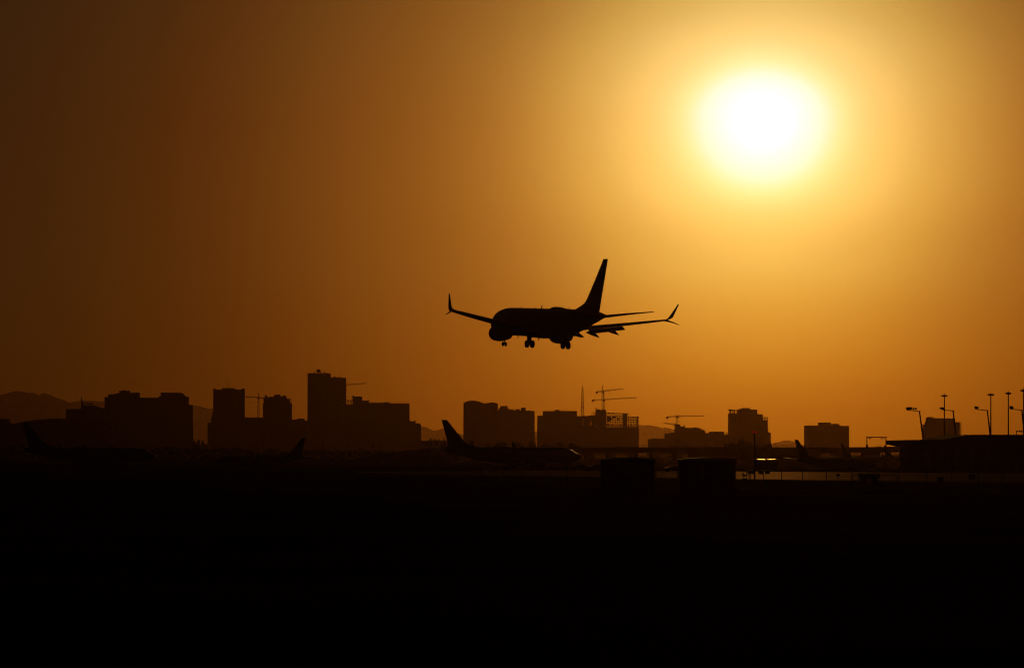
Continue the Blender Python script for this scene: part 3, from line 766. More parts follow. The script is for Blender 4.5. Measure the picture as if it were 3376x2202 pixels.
for a in ((1612, 1460, 22, 3000, 'small tree left of the wide bushy tree'), (1700, 1457, 36, 3000, 'broad dark tree between the wide bushy tree and the balcony tower edge'),
          (1751, 1455, 22, 3000, 'narrow tree at the saw toothed edge of the balcony tower'), (1797, 1461, 26, 3000, 'tree below the left gantry frame'),
          (1820, 1466, 20, 3000, 'low shrub like tree between the two left gantry frames'), (1848, 1460, 22, 3000, 'peaked tree under the second gantry frame, left leg'),
          (1881, 1461, 24, 3000, 'peaked tree under the second gantry frame, right leg'), (1418, 1446.5, 11, 4200, 'round tree on the low roofline, leftmost, left of the parked jet tail'),
          (1433.5, 1446.5, 11, 4200, 'round tree on the low roofline, second from left'), (1447, 1448, 18, 4200, 'flat wide tree on the low roofline beside the parked jet tail'),
          (1464, 1447, 13, 4200, 'round tree on the low roofline touching the parked jet tail'), (1480, 1448, 13, 4200, 'round tree partly behind the parked jet tail'),
          (638, 1450, 20, 4400, 'low dark tree at the right foot of the chamfered tower'), (648, 1459, 12, 4400, 'small tree left of the two tiny palms'),
          (2474, 1458, 24, 2700, 'bushy tree beyond the bridge left of the twin lamp pole'), (2464, 1462, 16, 2700, 'small tree beyond the bridge beside the roof tank'),
          (2840, 1503, 16, 2350, 'small bush under the bridge opening at right'), (2890, 1471, 10, 2600, 'low bush behind the wide gantry frame, left'), (2899, 1470, 10, 2600, 'low bush behind the wide gantry frame, right'),
          (740, 1478, 26, 3000, 'low dark tree left of the lone palm'), (890, 1478, 34, 3000, 'wide dark tree left of the leaning tail fin'), (560, 1478, 30, 3000, 'wide dark tree below the chamfered tower'),
          (480, 1474, 20, 3000, 'dark tree right of the left parked jet'), (360, 1466, 34, 2800, 'rounded dark tree above the roof of the left parked jet'), (300, 1470, 26, 2800, 'smaller dark tree above the left parked jet')):
    place_tree(*a)
# continuous belt of street trees along the foot of the city: one uncountable mass
mb = MB(); rnd = random.Random(77); D = 2500
x = -420.0
while x < 20:
    hh = 5.0 + 1.5 * math.sin(x * .05) + 1.0 * math.sin(x * .13 + 1) + rnd.uniform(-.8, 1.0)
    if x > -120: hh = min(hh, 5.0)
    for _ in range(60):
        p = Vector((x + rnd.uniform(-4, 4), D + rnd.uniform(-8, 8), -1.2 + max(0, hh + 1.2) * (1 - rnd.random() ** 1.7 * .95)))
        u = Vector((rnd.gauss(0, 1), rnd.gauss(0, 1), rnd.gauss(0, 1))).normalized(); v = u.orthogonal().normalized(); q = rnd.uniform(.4, .9)
        mb.add([p - u * q, p + v * q, p + u * q, p - v * q], [(0, 1, 2, 3)])
    x += 3.0
tag(mb.build('tree_belt', LEAF, fix=False), 'dark continuous belt of low trees along the foot of the city', 'trees', kind='stuff')

# ------------------------------------------------------------------ elevated road / train bridge
D = 2200
gD = -1.25
gx = lambda x: gz(PX(x, D), D)
r = thing('road_bridge', 'long low elevated bridge on wide piers crossing behind the parked jets', 'bridge', (PX(2300, D), D + 6, gx(2300)))
DECK = [(1440, 1476.5), (1560, 1475), (2700, 1475.5), (2870, 1474.5), (3040, 1471.5), (3560, 1464)]
mb = MB(); top = [(PX(a, D), PZ(b_, D)) for a, b_ in DECK]
mb.prism(top + [(x, z - 2.7) for x, z in top[::-1]], D, D + 12); mb.build('deck', CONC, r)
mb = MB(); mb.prism([(x, z + .25) for x, z in top] + [(x, z - .9) for x, z in top[::-1]], D - .35, D - .01); mb.build('parapet', CONC, r)
mb = MB(); mb.prism([(x, z - 2.71) for x, z in top] + [(x, z - 3.3) for x, z in top[::-1]], D + 2, D + 10); mb.build('girder', CONC, r)
def pier(x0, x1, y0=.5, y1=2.5):
    xa, xb = PX(x0, D), PX(x1, D); zt = interp(top, (xa + xb) / 2) - 3.32
    MB().prism([(xa, zt), (xb, zt), (xb + .0, gx(x0) - .6), (xa, gx(x0) - .6)], D + y0, D + y1).build('pier', CONC, r)
for c in (1943, 2013.5, 2084.5, 2158, 2232):
    pier(c - 18, c - 2); pier(c + 3, c + 19, 7.5, 9.5)
for a, b_ in ((1480, 1512), (1560, 1596), (1640, 1676), (1700, 1736), (1770, 1800), (1836, 1872), (2270, 2430), (2440, 2660), (2674, 2706), (2742, 2806), (2844, 2902), (2922, 2938), (2970, 3018), (3036, 3400)):
    pier(a, b_, .6, 9)
mb = MB()
for (ta, tb) in ((1900, 2660),):
    a = ta
    while a < tb:
        x = PX(a, D); mb.box(x - .07, x + .07, D + .2, D + .34, PZ(1475.5, D) - .1, PZ(1468, D)); a += 4.1
    mb.box(PX(ta, D), PX(tb, D), D + .2, D + .34, PZ(1468, D), PZ(1467.3, D))
mb.build('railing', STEEL, r)
mb = MB(); mb.beam((PX(2188, D), D - 2, PZ(1517, D)), (PX(2215, D), D - 2, PZ(1495, D)), 1.8, .5)
for a in (2190, 2196, 2203, 2210): mb.box(PX(a, D) - .1, PX(a, D) + .1, D - 2.2, D - 2, gx(2200) - .3, PZ(1517 - (a - 2188) * .8, D))
mb.build('stairs', CONC, r)
# ramp embankment
mb = MB(); e = [(PX(1080, D), gx(1080) - .4), (PX(1200, D), PZ(1505, D)), (PX(1300, D), PZ(1489, D)), (PX(1400, D), PZ(1479, D)), (PX(1441, D), PZ(1476.4, D)), (PX(1470, D), PZ(1480, D)), (PX(1500, D), gx(1500) - .4)]
mb.prism(e, D + 13, D + 40)
tag(mb.build('embankment', gm), None, None, kind='structure')
def gantry(label, x0, x1, ytop, ybase, signs=(), D=2206, w=.35, boxes=()):
    r = thing('gantry', label, 'gantry', (PX((x0 + x1) / 2, D), D, PZ(ybase, D)), 'frames standing on the bridge')
    for x in (x0, x1): MB().box(PX(x, D) - w / 2, PX(x, D) + w / 2, D - w / 2, D + w / 2, PZ(ybase, D) - .3, PZ(ytop, D) - w / 2).build('post', STEEL, r)
    mb = MB().box(PX(x0, D) - w * .8, PX(x1, D) + w * .8, D - w / 2, D + w / 2, PZ(ytop, D) - w / 2 + .003, PZ(ytop, D) + w / 2); mb.build('beam', STEEL, r)
    for x, dz, s_ in signs: MB().box(PX(x, D) - s_, PX(x, D) + s_, D - .2, D + .2, PZ(ytop, D) - w / 2 - dz, PZ(ytop, D) - w / 2 - .003).build('lamp', DARKM, r)
    for x0_, x1_, y0_, y1_ in boxes: MB().box(PX(x0_, D), PX(x1_, D), D - .9, D - .25, PZ(y1_, D), PZ(y0_, D)).build('equipment_box', DARKM, r)
    return r
gantry('widest gantry frame, alone against the sky right of the blocky building', 2858, 2921, 1441, 1475, ((2867, .8, .5), (2873, .5, .15), (2905, 1.2, .25), (2912, .8, .3)), w=.55,
       boxes=((2854.5, 2861.5, 1465.5, 1473.5), (2914.5, 2920, 1466.5, 1472.5)))
gantry('gantry frame crossing the narrow sky gap beside the balcony tower', 1764, 1797, 1444, 1475)
gantry('gantry frame in front of the wide flat topped block', 1848, 1881, 1446.5, 1475)
gantry('gantry frame in front of the crane topped stepped block', 2230.5, 2265, 1444.5, 1475)
gantry('gantry frame left of the notched tower', 2319.5, 2355, 1446.5, 1475)
gantry('dim gantry frame left of the parked jet tail, over the low roofs', 1334, 1385, 1457, 1487, D=2240)
gantry('gantry frame cut by the right edge of the photo above the terminal roof', 3352, 3402, 1420, 1467, ((3361, .6, .2), (3367, 1.0, .25)), w=.5)
# small street lamps, signs and plant seen along the bridge
def deck_lamp(x, y0, y1, arm=6, label=''):
    D = 2209; r = thing('street_lamp', label, 'street lamp', (PX(x, D), D, PZ(y0, D)), 'small lamps along the bridge')
    MB().tube((PX(x, D), D, PZ(y0, D) - .2), (PX(x, D), D, PZ(y1, D)), .12, .08, 8).build('post', STEEL, r)
    MB().box(PX(x - arm, D), PX(x + arm, D), D - .2, D + .2, PZ(y1, D) + .005, PZ(y1, D) + .35).build('lamp_head', DARKM, r)
deck_lamp(2011, 1475, 1465.5, 5, 'small double headed lamp on the bridge before the frame building')
deck_lamp(2164, 1475, 1465, 5, 'small double headed lamp on the bridge before the lowest flat block')
deck_lamp(2496, 1475, 1465, 6, 'small lamp on the bridge just right of the twin lamp pole')
deck_lamp(2556, 1475, 1462.5, 2, 'small single lamp on the bridge left of the small mountain')
deck_lamp(2669, 1475, 1464, 7, 'small wide lamp on the bridge before the blocky building')
D = 2650
r = bld('low_building', 'low dark building with a roof tank and mast, left of the twin lamp pole', D, 20,
        [(2400, None), (2400, 1462), (2432, 1461), (2500, 1462), (2500, None)], 0, CONC,
        parts=[('roof_tank', [(2437, 1461.4), (2437, 1452), (2440, 1451), (2456, 1451), (2458, 1452.5), (2458, 1461.4)], 4, 12, STEEL)])
mast_on(r, 0, 2448, 1451.5, 1441, D, 8, .3)
for a, b_ in ((2386, 1458), (2392, 1459), (2399, 1460), (2406, 1461)): mast_on(r, 0, a, 1478, b_, D, 4, .25, 'pole')
r = bld('low_building', 'small cluster of dark roof boxes at the right foot of the notched tower', D, 16,
        [(2512, None), (2518, 1472), (2519, 1462.5), (2526, 1462.5), (2527, 1465), (2531, 1462), (2536, 1463), (2537, 1461), (2542, 1462), (2545, 1470), (2546, None)], 0, CONC)

# ------------------------------------------------------------------ terminal at right
D = 880
Q = lambda l: [(PX(sx(8, a), D), PZ(sy(8, b_), D)) for a, b_ in l]
r = thing('terminal_building', 'long dark airport building with an overhanging roof at the right edge', 'building', (PX(3250, D), D + 25, 0))
mb = MB(); mb.prism(Q([(362, 857), (785, 857), (1190, 788), (2500, 788), (2500, 870), (700, 952), (535, 945), (366, 910)]), D - 6, D + 50); mb.build('roof', ROOF, r)
MB().prism(Q([(1195, 788), (1197, 783.5), (1212, 783.5), (1214, 788)]), D + 4, D + 8).build('roof_vent', STEEL, r)
o = Q([(550, 945), (700, 952.5), (2500, 870.5)]); MB().prism([(o[0][0], -.3)] + o + [(o[2][0], -.3)], D, D + 46).build('wall', F_A, r)
for a in range(0, 9):
    x = PX(sx(8, 640 + a * 200), D); MB().box(x - .5, x + .5, D - .6, D - .01, -.2, PZ(sy(8, 965 - a * 9.1), D) - .3).build('pilaster', CONC, r)

# ------------------------------------------------------------------ apron floodlights and high masts
def flood(label, bx, by, tx_, ty, ax, ay, lamps, D):
    S8 = 8; k = (tx_ - bx) / (ty - by)
    yb = (EYE / D * FPX + YH - SH[8][2]) * SH[8][0]; xb = bx + (yb - by) * k
    X = lambda a: PX(sx(8, a), D); Z = lambda b_: PZ(sy(8, b_), D)
    r = thing('floodlight_pole', label, 'floodlight', (X(xb), D, gz(X(xb), D)), 'leaning floodlight poles behind the terminal')
    MB().tube((X(xb), D, gz(X(xb), D) - .2), (X(tx_), D, Z(ty)), .33, .17, 12).build('pole', STEEL, r)
    MB().tube((X(tx_) + .3, D, Z(ty - 3)), (X(ax), D, Z(ay)), .13, .09, 10).build('arm', STEEL, r)
    for lx0, lx1, ly0, ly1, tl in lamps:
        cx_, cz = X((lx0 + lx1) / 2), Z((ly0 + ly1) / 2); w = X(lx1) - X(lx0); h = Z(ly0) - Z(ly1)
        mb = MB()
        pr = [(-.5, -.45), (-.38, .5), (.42, .42), (.5, -.3), (.2, -.5)]
        c, s_ = math.cos(tl), math.sin(tl)
        mb.prism([(cx_ + (p * c - q * s_) * w, cz + (p * s_ + q * c) * h) for p, q in pr], D - .35, D + .35)
        mb.beam((cx_, D, cz - h * .4), (cx_, D, Z(ay if abs(ax - (lx0 + lx1) / 2) < 60 else ay + 8)), .07)
        mb.build('floodlight_head', DARKM, r)
L1 = [(356, 380, 415, 455, .2), (378, 392, 418, 458, -.1), (392, 412, 412, 452, .3), (408, 424, 416, 450, -.2), (420, 438, 412, 450, .1), (446, 466, 424, 452, 0), (474, 500, 423, 453, 0)]
flood('leftmost leaning floodlight pole, carrying a long row of lamps', 590, 855, 537, 477, 368, 456, L1, 1000)
flood('leaning floodlight pole in front of the squat building at right', 1030, 815, 990, 470, 822, 450, [(808, 826, 422, 440, .5), (824, 842, 414, 446, .2), (838, 856, 416, 446, -.1), (852, 874, 420, 450, .1)], 1010)
flood('leaning floodlight pole standing close to a thin high mast, third from left', 1490, 788, 1450, 466, 1288, 445, [(1277, 1296, 404, 436, .4), (1292, 1310, 404, 440, 0), (1306, 1332, 408, 442, -.2)], 1020)
flood('rightmost leaning floodlight pole, at the photo edge', 1940, 700, 1915, 462, 1757, 440, [(1747, 1762, 398, 432, .4), (1758, 1776, 400, 440, .1), (1772, 1800, 404, 440, -.2)], 1020)
def highmast(label, x, ytop, D, half=40):
    X = PX(sx(8, x), D); zt = PZ(sy(8, ytop), D); g0 = gz(X, D)
    r = thing('high_mast_light', label, 'light mast', (X, D, g0), 'tall high mast lights at right')
    MB().tube((X, D, g0 - .2), (X, D, zt), .3, .16, 12).build('pole', STEEL, r)
    mb = MB(); mb.tube((X, D, zt), (X, D, zt + .35), .35, .2, 12); mb.tube((X, D, zt + .35), (X, D, zt + 1.0), .05, .03, 6)
    rr_ = half / SH[8][0] / FPX * D
    for k in range(18): a0, a1 = k * math.pi / 9, (k + 1) * math.pi / 9; mb.beam((X + math.cos(a0) * rr_ * .7, D + math.sin(a0) * rr_ * .7, zt - .1), (X + math.cos(a1) * rr_ * .7, D + math.sin(a1) * rr_ * .7, zt - .1), .1)
    for k in range(4): a0 = k * math.pi / 2 + .4; mb.beam((X, D, zt + .2), (X + math.cos(a0) * rr_ * .7, D + math.sin(a0) * rr_ * .7, zt - .1), .1)
    mb.build('lamp_ring', STEEL, r)
    for k in range(8):
        a0 = k * math.pi / 4 + .2; p = Vector((X + math.cos(a0) * rr_ * .78, D + math.sin(a0) * rr_ * .78, zt - .2)); u = Vector((math.cos(a0), math.sin(a0), -.25)) * rr_ * .2
        mb = MB(); mb.tube(p - u * .6 + Vector((0, 0, .15)), p + u, .2, .34, 8); mb.build('lamp', DARKM, r)
highmast('high mast light rising in front of the squat building at right', 873, 258, 1250)
highmast('high mast light beside the third leaning floodlight pole', 1497, 243, 1200, 43)
highmast('high mast light standing alone between two leaning floodlight poles', 1733, 226, 1180, 38)
highmast('tallest high mast light, at the right edge of the photo', 1938, 188, 1150, 40)

# ------------------------------------------------------------------ aircraft
def airliner(name, label, group=None, gear=True, flaps=True, split=True):
    """u metres aft of the nose, v to starboard, w above the cabin centre line; origin under the main wheels"""
    W0 = 3.78; U0 = 19.6
    P = lambda u, v, w: Vector((v, U0 - u, w + W0))
    r = thing(name, label, 'airplane', (0, 0, 0), group)
    fs = [(0, .04, -.52, -.60), (.12, .3, -.28, -.85), (.4, .58, -.05, -1.12), (.9, .92, .25, -1.42), (1.5, 1.2, .55, -1.65), (2.1, 1.4, .92, -1.8), (2.8, 1.58, 1.38, -1.92), (3.6, 1.73, 1.68, -2.0),
          (4.8, 1.84, 1.9, -2.08), (6.2, 1.88, 2.0, -2.1), (9, 1.88, 2.02, -2.1), (12, 1.88, 2.02, -2.12), (14, 1.9, 2.02, -2.25), (18, 1.92, 2.02, -2.35), (22, 1.9, 2.02, -2.25), (24.5, 1.88, 2.02, -2.1),
          (27, 1.84, 2.02, -1.75), (29.5, 1.68, 2.0, -1.22), (32, 1.42, 1.95, -.62), (34, 1.12, 1.88, -.08), (35.6, .88, 1.8, .28), (36.8, .66, 1.68, .6), (37.9, .45, 1.5, .86), (38.6, .22, 1.32, 1.02), (38.7, .06, 1.22, 1.12)]
    n = 36; rings = []
    for u, hw, zt, zb in fs:
        zc = zb + (zt - zb) * .52
        rings.append([P(u, hw * math.cos(a), zc + (math.sin(a) * (zt - zc) if math.sin(a) > 0 else math.sin(a) * (zc - zb))) for a in [2 * math.pi * i / n for i in range(n)]])
    fu = MB().loft(rings).build('fuselage', PAINT, r)
    # windscreen panes and the rows of cabin windows
    for s_ in (-1, 1):
        mb = MB()
        for (u0, a0, a1, u1) in ((1.95, 1.12, 1.5, 2.75), (2.15, .78, 1.08, 3.0), (2.5, .55, .75, 3.3)):
            ring = []
            for u_, a_ in ((u0, a0), (u0, a1), (u1, a1), (u1, a0)):
                hw = interp([(f[0], f[1]) for f in fs], u_); zt = interp([(f[0], f[2]) for f in fs], u_); zb = interp([(f[0], f[3]) for f in fs], u_); zc = zb + (zt - zb) * .52
                ring.append(P(u_, s_ * (hw * math.cos(a_) + .03), zc + math.sin(a_) * (zt - zc) + .03))
            mb.add(ring, [(0, 1, 2, 3)])
        sub(mb, 'windscreen', GLASS, fu)
    # wings
    def wz(v): return -1.3 + .105 * (v - 1.9) + .0026 * max(0, v - 1.9) ** 2 + .1 * sstep((v - 3) / 6)
    def foil(u, v, w, ch, th, tw=0, s_=1, n=10):
        up, lo = [], []
        for i in range(n + 1):
            x = (1 - math.cos(math.pi * i / n)) / 2
            y = 5 * th * (.2969 * math.sqrt(x) - .126 * x - .3516 * x * x + .2843 * x ** 3 - .1036 * x ** 4)
            cam_ = .02 * 4 * x * (1 - x)
            up.append((x, y + cam_)); lo.append((x, -y + cam_))
        c, q = math.cos(tw), math.sin(tw)
        return [P(u + ch * (x * c + y * q), s_ * v, w + ch * (y * c - x * q)) for x, y in lo[::-1] + up[1:-1]]
    WS = [(0, 12.6, 9.2, .13), (1.88, 13.3, 8.4, .13), (3.4, 15.0, 6.65, .12), (5.8, 16.5, 5.15, .115), (9, 18.35, 4.15, .125), (12.5, 20.35, 3.15, .13), (15.5, 22.1, 2.25, .13), (16.9, 22.95, 1.7, .13)]
    for s_ in (-1, 1):
        rings = [foil(u, v, wz(v) + .12 * math.radians(2), c, th, .03 - .0095 * v, s_) for v, u, c, th in WS]
        wg = MB().loft(rings).build('wing', WINGM, r)
        rg = [foil(22.95, 16.9, wz(16.9), 1.7, .13, -.156, s_), foil(23.1, 17.25, wz(17.2) + .12, 1.6, .14, -.12, s_), foil(23.4, 17.5, wz(17.2) + .5, 1.35, .15, 0, s_), foil(24.1, 17.8, wz(17.2) + 1.4, .9, .17, 0, s_), foil(24.85, 18.12, wz(17.2) + 2.4, .42, .2, 0, s_)]
        mb = MB().loft(rg); sub(mb, 'winglet', WINGM, wg)
        if split:
            rg = [foil(23.1, 17.0, wz(16.9) - .02, 1.3, .15, -.1, s_), foil(23.8, 17.6, wz(16.9) - .16, .9, .15, -.05, s_), foil(24.8, 18.45, wz(16.9) - .5, .36, .18, 0, s_)]
            sub(MB().loft(rg), 'lower_winglet', WINGM, wg)
        if flaps:
            for (v0, v1, ch, df, off) in ((2.0, 4.0, 1.2, .45, 0), (5.6, 10.5, 1.1, .42, 0)):
                rg = []
                for v in (v0, v1):
                    u_te = interp([(a[0], a[1] + a[2]) for a in WS], v); c = ch * (1 if v < 6 else .82)
                    rg.append(foil(u_te - .3, v, wz(v) - .12, c, .13, df, s_))
                sub(MB().loft(rg), 'flap', WINGM, wg)
                rg = []
                for v in (v0 + .05, v1 - .05):
                    u_te = interp([(a[0], a[1] + a[2]) for a in WS], v); c = .42
                    rg.append(foil(u_te - .45, v, wz(v) + .02, c, .14, .3, s_))
                sub(MB().loft(rg), 'flap_vane', WINGM, wg)
        for v, u_a, wd in ((3.45, 24.6, -1.95), (5.75, 24.9, -1.9), (8.8, 25.0, -1.4)):
            rg = []
            ue = u_a if flaps else u_a - .5; we = wd if flaps else wz(v) - .3
            for f, q in ((0, .04), (.2, .24), (.45, .36), (.7, .3), (.88, .16), (1, .02)):
                uc = 20.2 + (ue - 20.2) * f; wc = wz(v) - .38 + (we - wz(v) + .38) * f ** 2.2
                rg.append([P(uc, s_ * v + q * .45 * math.cos(a), wc + q * .85 * math.sin(a)) for a in [i * math.pi / 5 for i in range(10)]])
            sub(MB().loft(rg), 'flap_fairing', WINGM, wg)
        # engine
        ec, ew = s_ * 4.83, -1.88
        prof = [(11.55, .93), (11.45, 1.0), (11.55, 1.06), (12.0, 1.15), (13.0, 1.2), (14.2, 1.14), (15.3, .98), (15.9, .88), (15.85, .8)]
        en = MB().loft([[P(u, ec + q * math.cos(a), ew + q * math.sin(a) * (.96 if math.sin(a) < 0 else 1)) for a in [i * math.pi / 14 for i in range(28)]] for u, q in prof], caps=False).build('engine', PAINT, r)
        sub(MB().loft([[P(u, ec + q * math.cos(a), ew + q * math.sin(a)) for a in [i * math.pi / 10 for i in range(20)]] for u, q in ((12.1, .93), (12.1, .9))]), 'fan', TITAN, en)
        sub(MB().tube(P(11.75, ec, ew), P(12.08, ec, ew), .05, .28, 12), 'spinner', TITAN, en)
        sub(MB().loft([[P(u, ec + q * math.cos(a), ew + q * math.sin(a)) for a in [i * math.pi / 10 for i in range(20)]] for u, q in ((13, .7), (16.3, .55), (16.8, .5), (16.8, .3), (17.5, .06))]), 'exhaust_cone', TITAN, en)
        py = [P(12.8, ec, -1.0), P(13.6, ec, -.72), P(17.2, ec, -.75), P(19, ec, -1.1), P(16.8, ec, -1.75), P(14, ec, -1.5)]
        MB().loft([[p + Vector((-.14, 0, 0)) for p in py], [p + Vector((.14, 0, 0)) for p in py]], smooth=False).build('pylon', PAINT, r)
        # tailplane
        ts = [(.3, 33.2, 4.3, .9, .12), (1.2, 33.9, 3.85, .98, .12), (4, 36.1, 2.75, 1.5, .11), (7.15, 38.3, 1.35, 2.0, .1)]
        MB().loft([foil(u, v, w, c, th, -.03, s_) for v, u, c, w, th in ts]).build('tailplane', WINGM, r)
    # fin
    def fsec(w, ul, ut, th):
        c = ut - ul; pts3 = []
        for i in range(9):
            x = i / 8; pts3.append((x, .5 * th * math.sin(math.pi * min(1, x * 1.0) ** .6)))
        return [P(ul + c * x, y, w) for x, y in pts3] + [P(ul + c * x, -y, w) for x, y in pts3[-2:0:-1]]
    MB().loft([fsec(1.5, 28.0, 36.6, .3), fsec(1.95, 28.3, 36.7, .32), fsec(2.5, 30.3, 36.85, .36), fsec(2.95, 31.6, 36.95, .38), fsec(3.5, 32.3, 37.1, .36), fsec(6.3, 34.8, 37.9, .28), fsec(9.0, 37.05, 38.65, .16), fsec(9.17, 37.2, 38.66, .08)]).build('fin', PAINT, r)
    # roof dome and blade aerials
    MB().loft([[P(u, q * .5 * math.cos(a), 1.95 + h * max(0, math.sin(a)) - (0 if math.sin(a) >= 0 else .1)) for a in [i * math.pi / 8 for i in range(16)]] for u, q, h in ((20.6, .3, .02), (20.9, 1.0, .26), (21.6, 1.3, .35), (23.2, 1.3, .35), (24.2, 1.0, .26), (24.9, .3, .02))]).build('antenna_dome', PAINT, r)
    for u, h, c in ((9.2, .16, .18), (14.6, .14, .2), (16.8, .46, .3), (26.3, .28, .2)):
        mb = MB(); q = [P(u, 0, 1.98), P(u + c, 0, 1.98), P(u + c * 1.15, 0, 2.02 + h), P(u + c * .65, 0, 2.02 + h)]
        mb.loft([[p + Vector((-.03, 0, 0)) for p in q], [p + Vector((.03, 0, 0)) for p in q]], smooth=False); mb.build('blade_aerial', DARKM, r)
    for u, h, c in ((8.8, .42, .2), (10.6, .12, .2), (16.2, .35, .25)):
        zb = -2.1 if u < 12 else -2.33
        mb = MB(); q = [P(u, 0, zb + .05), P(u + c, 0, zb + .05), P(u + c * 1.3, 0, zb - h), P(u + c * .9, 0, zb - h)]
        mb.loft([[p + Vector((-.03, 0, 0)) for p in q], [p + Vector((.03, 0, 0)) for p in q]], smooth=False); mb.build('blade_aerial', DARKM, r)
    # landing gear
    def wheel(c, rad, wd, par, name='wheel'):
        mb = MB(); rg = []
        for dx_, q in ((-.5, .55), (-.5, .82), (-.36, .97), (0, 1.0), (.36, .97), (.5, .82), (.5, .55)):
            rg.append([c + Vector((dx_ * wd, q * rad * math.cos(a), q * rad * math.sin(a))) for a in [i * math.pi / 10 for i in range(20)]])
        mb.loft(rg); w_ = sub(mb, name, TYRE, par); return w_
    if gear:
        a = P(4.1, 0, -3.42)
        g_ = MB().tube(P(4.05, 0, -1.9), a, .09, .07, 10).tube(a + Vector((-.3, 0, 0)), a + Vector((.3, 0, 0)), .05, .05, 8).build('nose_gear', STEEL, r)
        for s_ in (-1, 1): wheel(a + Vector((s_ * .23, 0, 0)), .34, .2, g_)
        for s_ in (-1, 1): MB().box(s_ * .42 - .02, s_ * .42 + .02, U0 - 3.9, U0 - 2.6, W0 - 2.45, W0 - 1.95).build('gear_door', PAINT, r)
        for s_ in (-1, 1):
            a = P(19.6, s_ * 2.86, -3.22)
            g_ = MB().tube(P(19.5, s_ * 2.86, -1.2), a, .17, .13, 12).tube(a + Vector((-.5, 0, 0)), a + Vector((.5, 0, 0)), .08, .08, 8).beam(P(19.5, s_ * 2.86, -2.2), P(19.5, s_ * 1.6, -1.9), .1).beam(P(19.9, s_ * 2.86, -2.9), P(20.1, s_ * 2.86, -2.2), .1).build('main_gear', STEEL, r)
            for q in (-1, 1): wheel(a + Vector((q * .42, 0, 0)), .56, .42, g_)
            MB().box(s_ * 3.12 - .02, s_ * 3.12 + .02, U0 - 20.0, U0 - 19.2, W0 - 2.75, W0 - 1.5).build('gear_door', PAINT, r)
    return r
fly = airliner('airliner', 'large jet airliner landing in mid air, wheels and flaps down, black against the sun', None)
PSI, TH, PH, FD, FTX, FTZ = (4.19129806e-01,4.61552110e-02,2.55e-02,535.75,5.30,23.25)
Rm = Matrix.Rotation(PSI, 4, 'Z') @ Matrix.Rotation(TH, 4, 'X') @ Matrix.Rotation(PH, 4, 'Y')
fly.matrix_world = Matrix.Translation((FTX, FD, FTZ)) @ Rm @ Matrix.Translation((0, 0, -3.78))
jet0 = airliner('airliner', 'parked jet airliner in the middle, tail fin against the sky and nose pointing right', 'jets parked on the apron', flaps=False, split=False)
def park(o, px_anchor, D, heading, s=1.0, anchor_u=19.6, label=None):
    """heading measured from +Y, clockwise"""
    X = PX(px_anchor, D)
    o.location = (X, D, gz(X, D)); o.rotation_euler = (0, 0, -heading); o.scale = (s, s, s)
    if label: o['label'] = label
    return o
park(jet0, 1684, 975, R(72))
park(dup(jet0, (0, 0, 0)), 292, 1060, R(72), 1.0, label='parked jet airliner at the far left, almost lost in darkness')
park(dup(jet0, (0, 0, 0)), 858, 1165, R(-75), .79, label='parked jet at left whose leaning tail fin points right')
park(dup(jet0, (0, 0, 0)), 2754, 1160, R(62), .79, label='parked jet right of the twin lamp pole, tail fin over the bridge')
park(dup(jet0, (0, 0, 0)), 2850, 1583, R(48), .79, label='small parked jet whose fin tip shows in front of the blocky building')
park(dup(jet0, (0, 0, 0)), 2985, 1900, R(60), .70, label='farthest parked jet, left of the terminal overhang')

# ------------------------------------------------------------------ apron vehicles and small buildings
def car(label, x, D, rz=0):
    X = PX(x, D); r = thing('parked_car', label, 'car', (0, 0, 0), 'cars parked on the apron')
    side = [(-2.2, .35), (-2.25, .7), (-2.1, .92), (-1.35, 1.0), (-.75, 1.42), (.75, 1.45), (1.55, 1.02), (2.1, .95), (2.25, .7), (2.2, .35)]
    mb = MB(); rg = []
    for y, k in ((-.88, 0), (-.8, 1), (.8, 1), (.88, 0)): rg.append([Vector((a, y, b_ if (k or b_ < .95) else .95 + (b_ - .95) * .9)) for a, b_ in side])
    mb.loft(rg, smooth=False); bd = mb.build('body', CARP, r)
    for s_ in (-1, 1):
        w = MB(); y = s_ * .885; w.add([(-1.2, y, .98), (-.7, y, 1.33), (.7, y, 1.36), (1.35, y, 1.0)], [(0, 1, 2, 3)]); sub(w, 'window', GLASS, bd)
    for a in (-1.4, 1.4):
        for s_ in (-1, 1): MB().tube((a, s_ * .72, .33), (a, s_ * .9, .33), .33, .33, 16).build('wheel', TYRE, r)
    r.location = (X, D, gz(X, D)); r.rotation_euler = (0, 0, rz)
    return r
c0 = car('car with glinting roof right of the parked jet nose', 1914, 907)
dup(c0, (PX(1969, 912), 912, 0), 3.14, 'car half hidden behind the left shed')
dup(c0, (PX(2221, 845), 845, 0), .1, 'car with glinting roof in the gap between the two sheds')
def shed(label, x0, x1, ytop, D, group='sheds by the fence'):
    xa, xb = PX(x0, D), PX(x1, D); xm = (xa + xb) / 2; zt = PZ(ytop, D)
    r = thing('shed', label, 'shed', (xm, D + 2.2, 0), group)
    MB().box(xa + .15, xb - .15, D, D + 4.5, -.2, zt - .35).build('wall', SHEDM, r)
    n = 16; pr = [(xa + (xb - xa) * i / n, zt - .2 + .18 * math.sin(math.pi * i / n)) for i in range(n + 1)]
    MB().prism(pr + [(xb, zt - .349), (xa, zt - .349)], D - .25, D + 4.75).build('roof', SHEDR, r)
    dr = MB().box(xm - .5, xm + .5, D - .06, D - .003, 0, 2.1).build('door', DARKM, r)
    sub(MB().box(xm + .3, xm + .42, D - .12, D - .062, 1.0, 1.06), 'handle', STEEL, dr)
    mb = MB()
    for k in range(3): mb.box(xa + 1 + k * .9, xa + 1.6 + k * .9, D - .05, D - .003, 2.4, 2.9)
    mb.build('vent', DARKM, r)
    return r
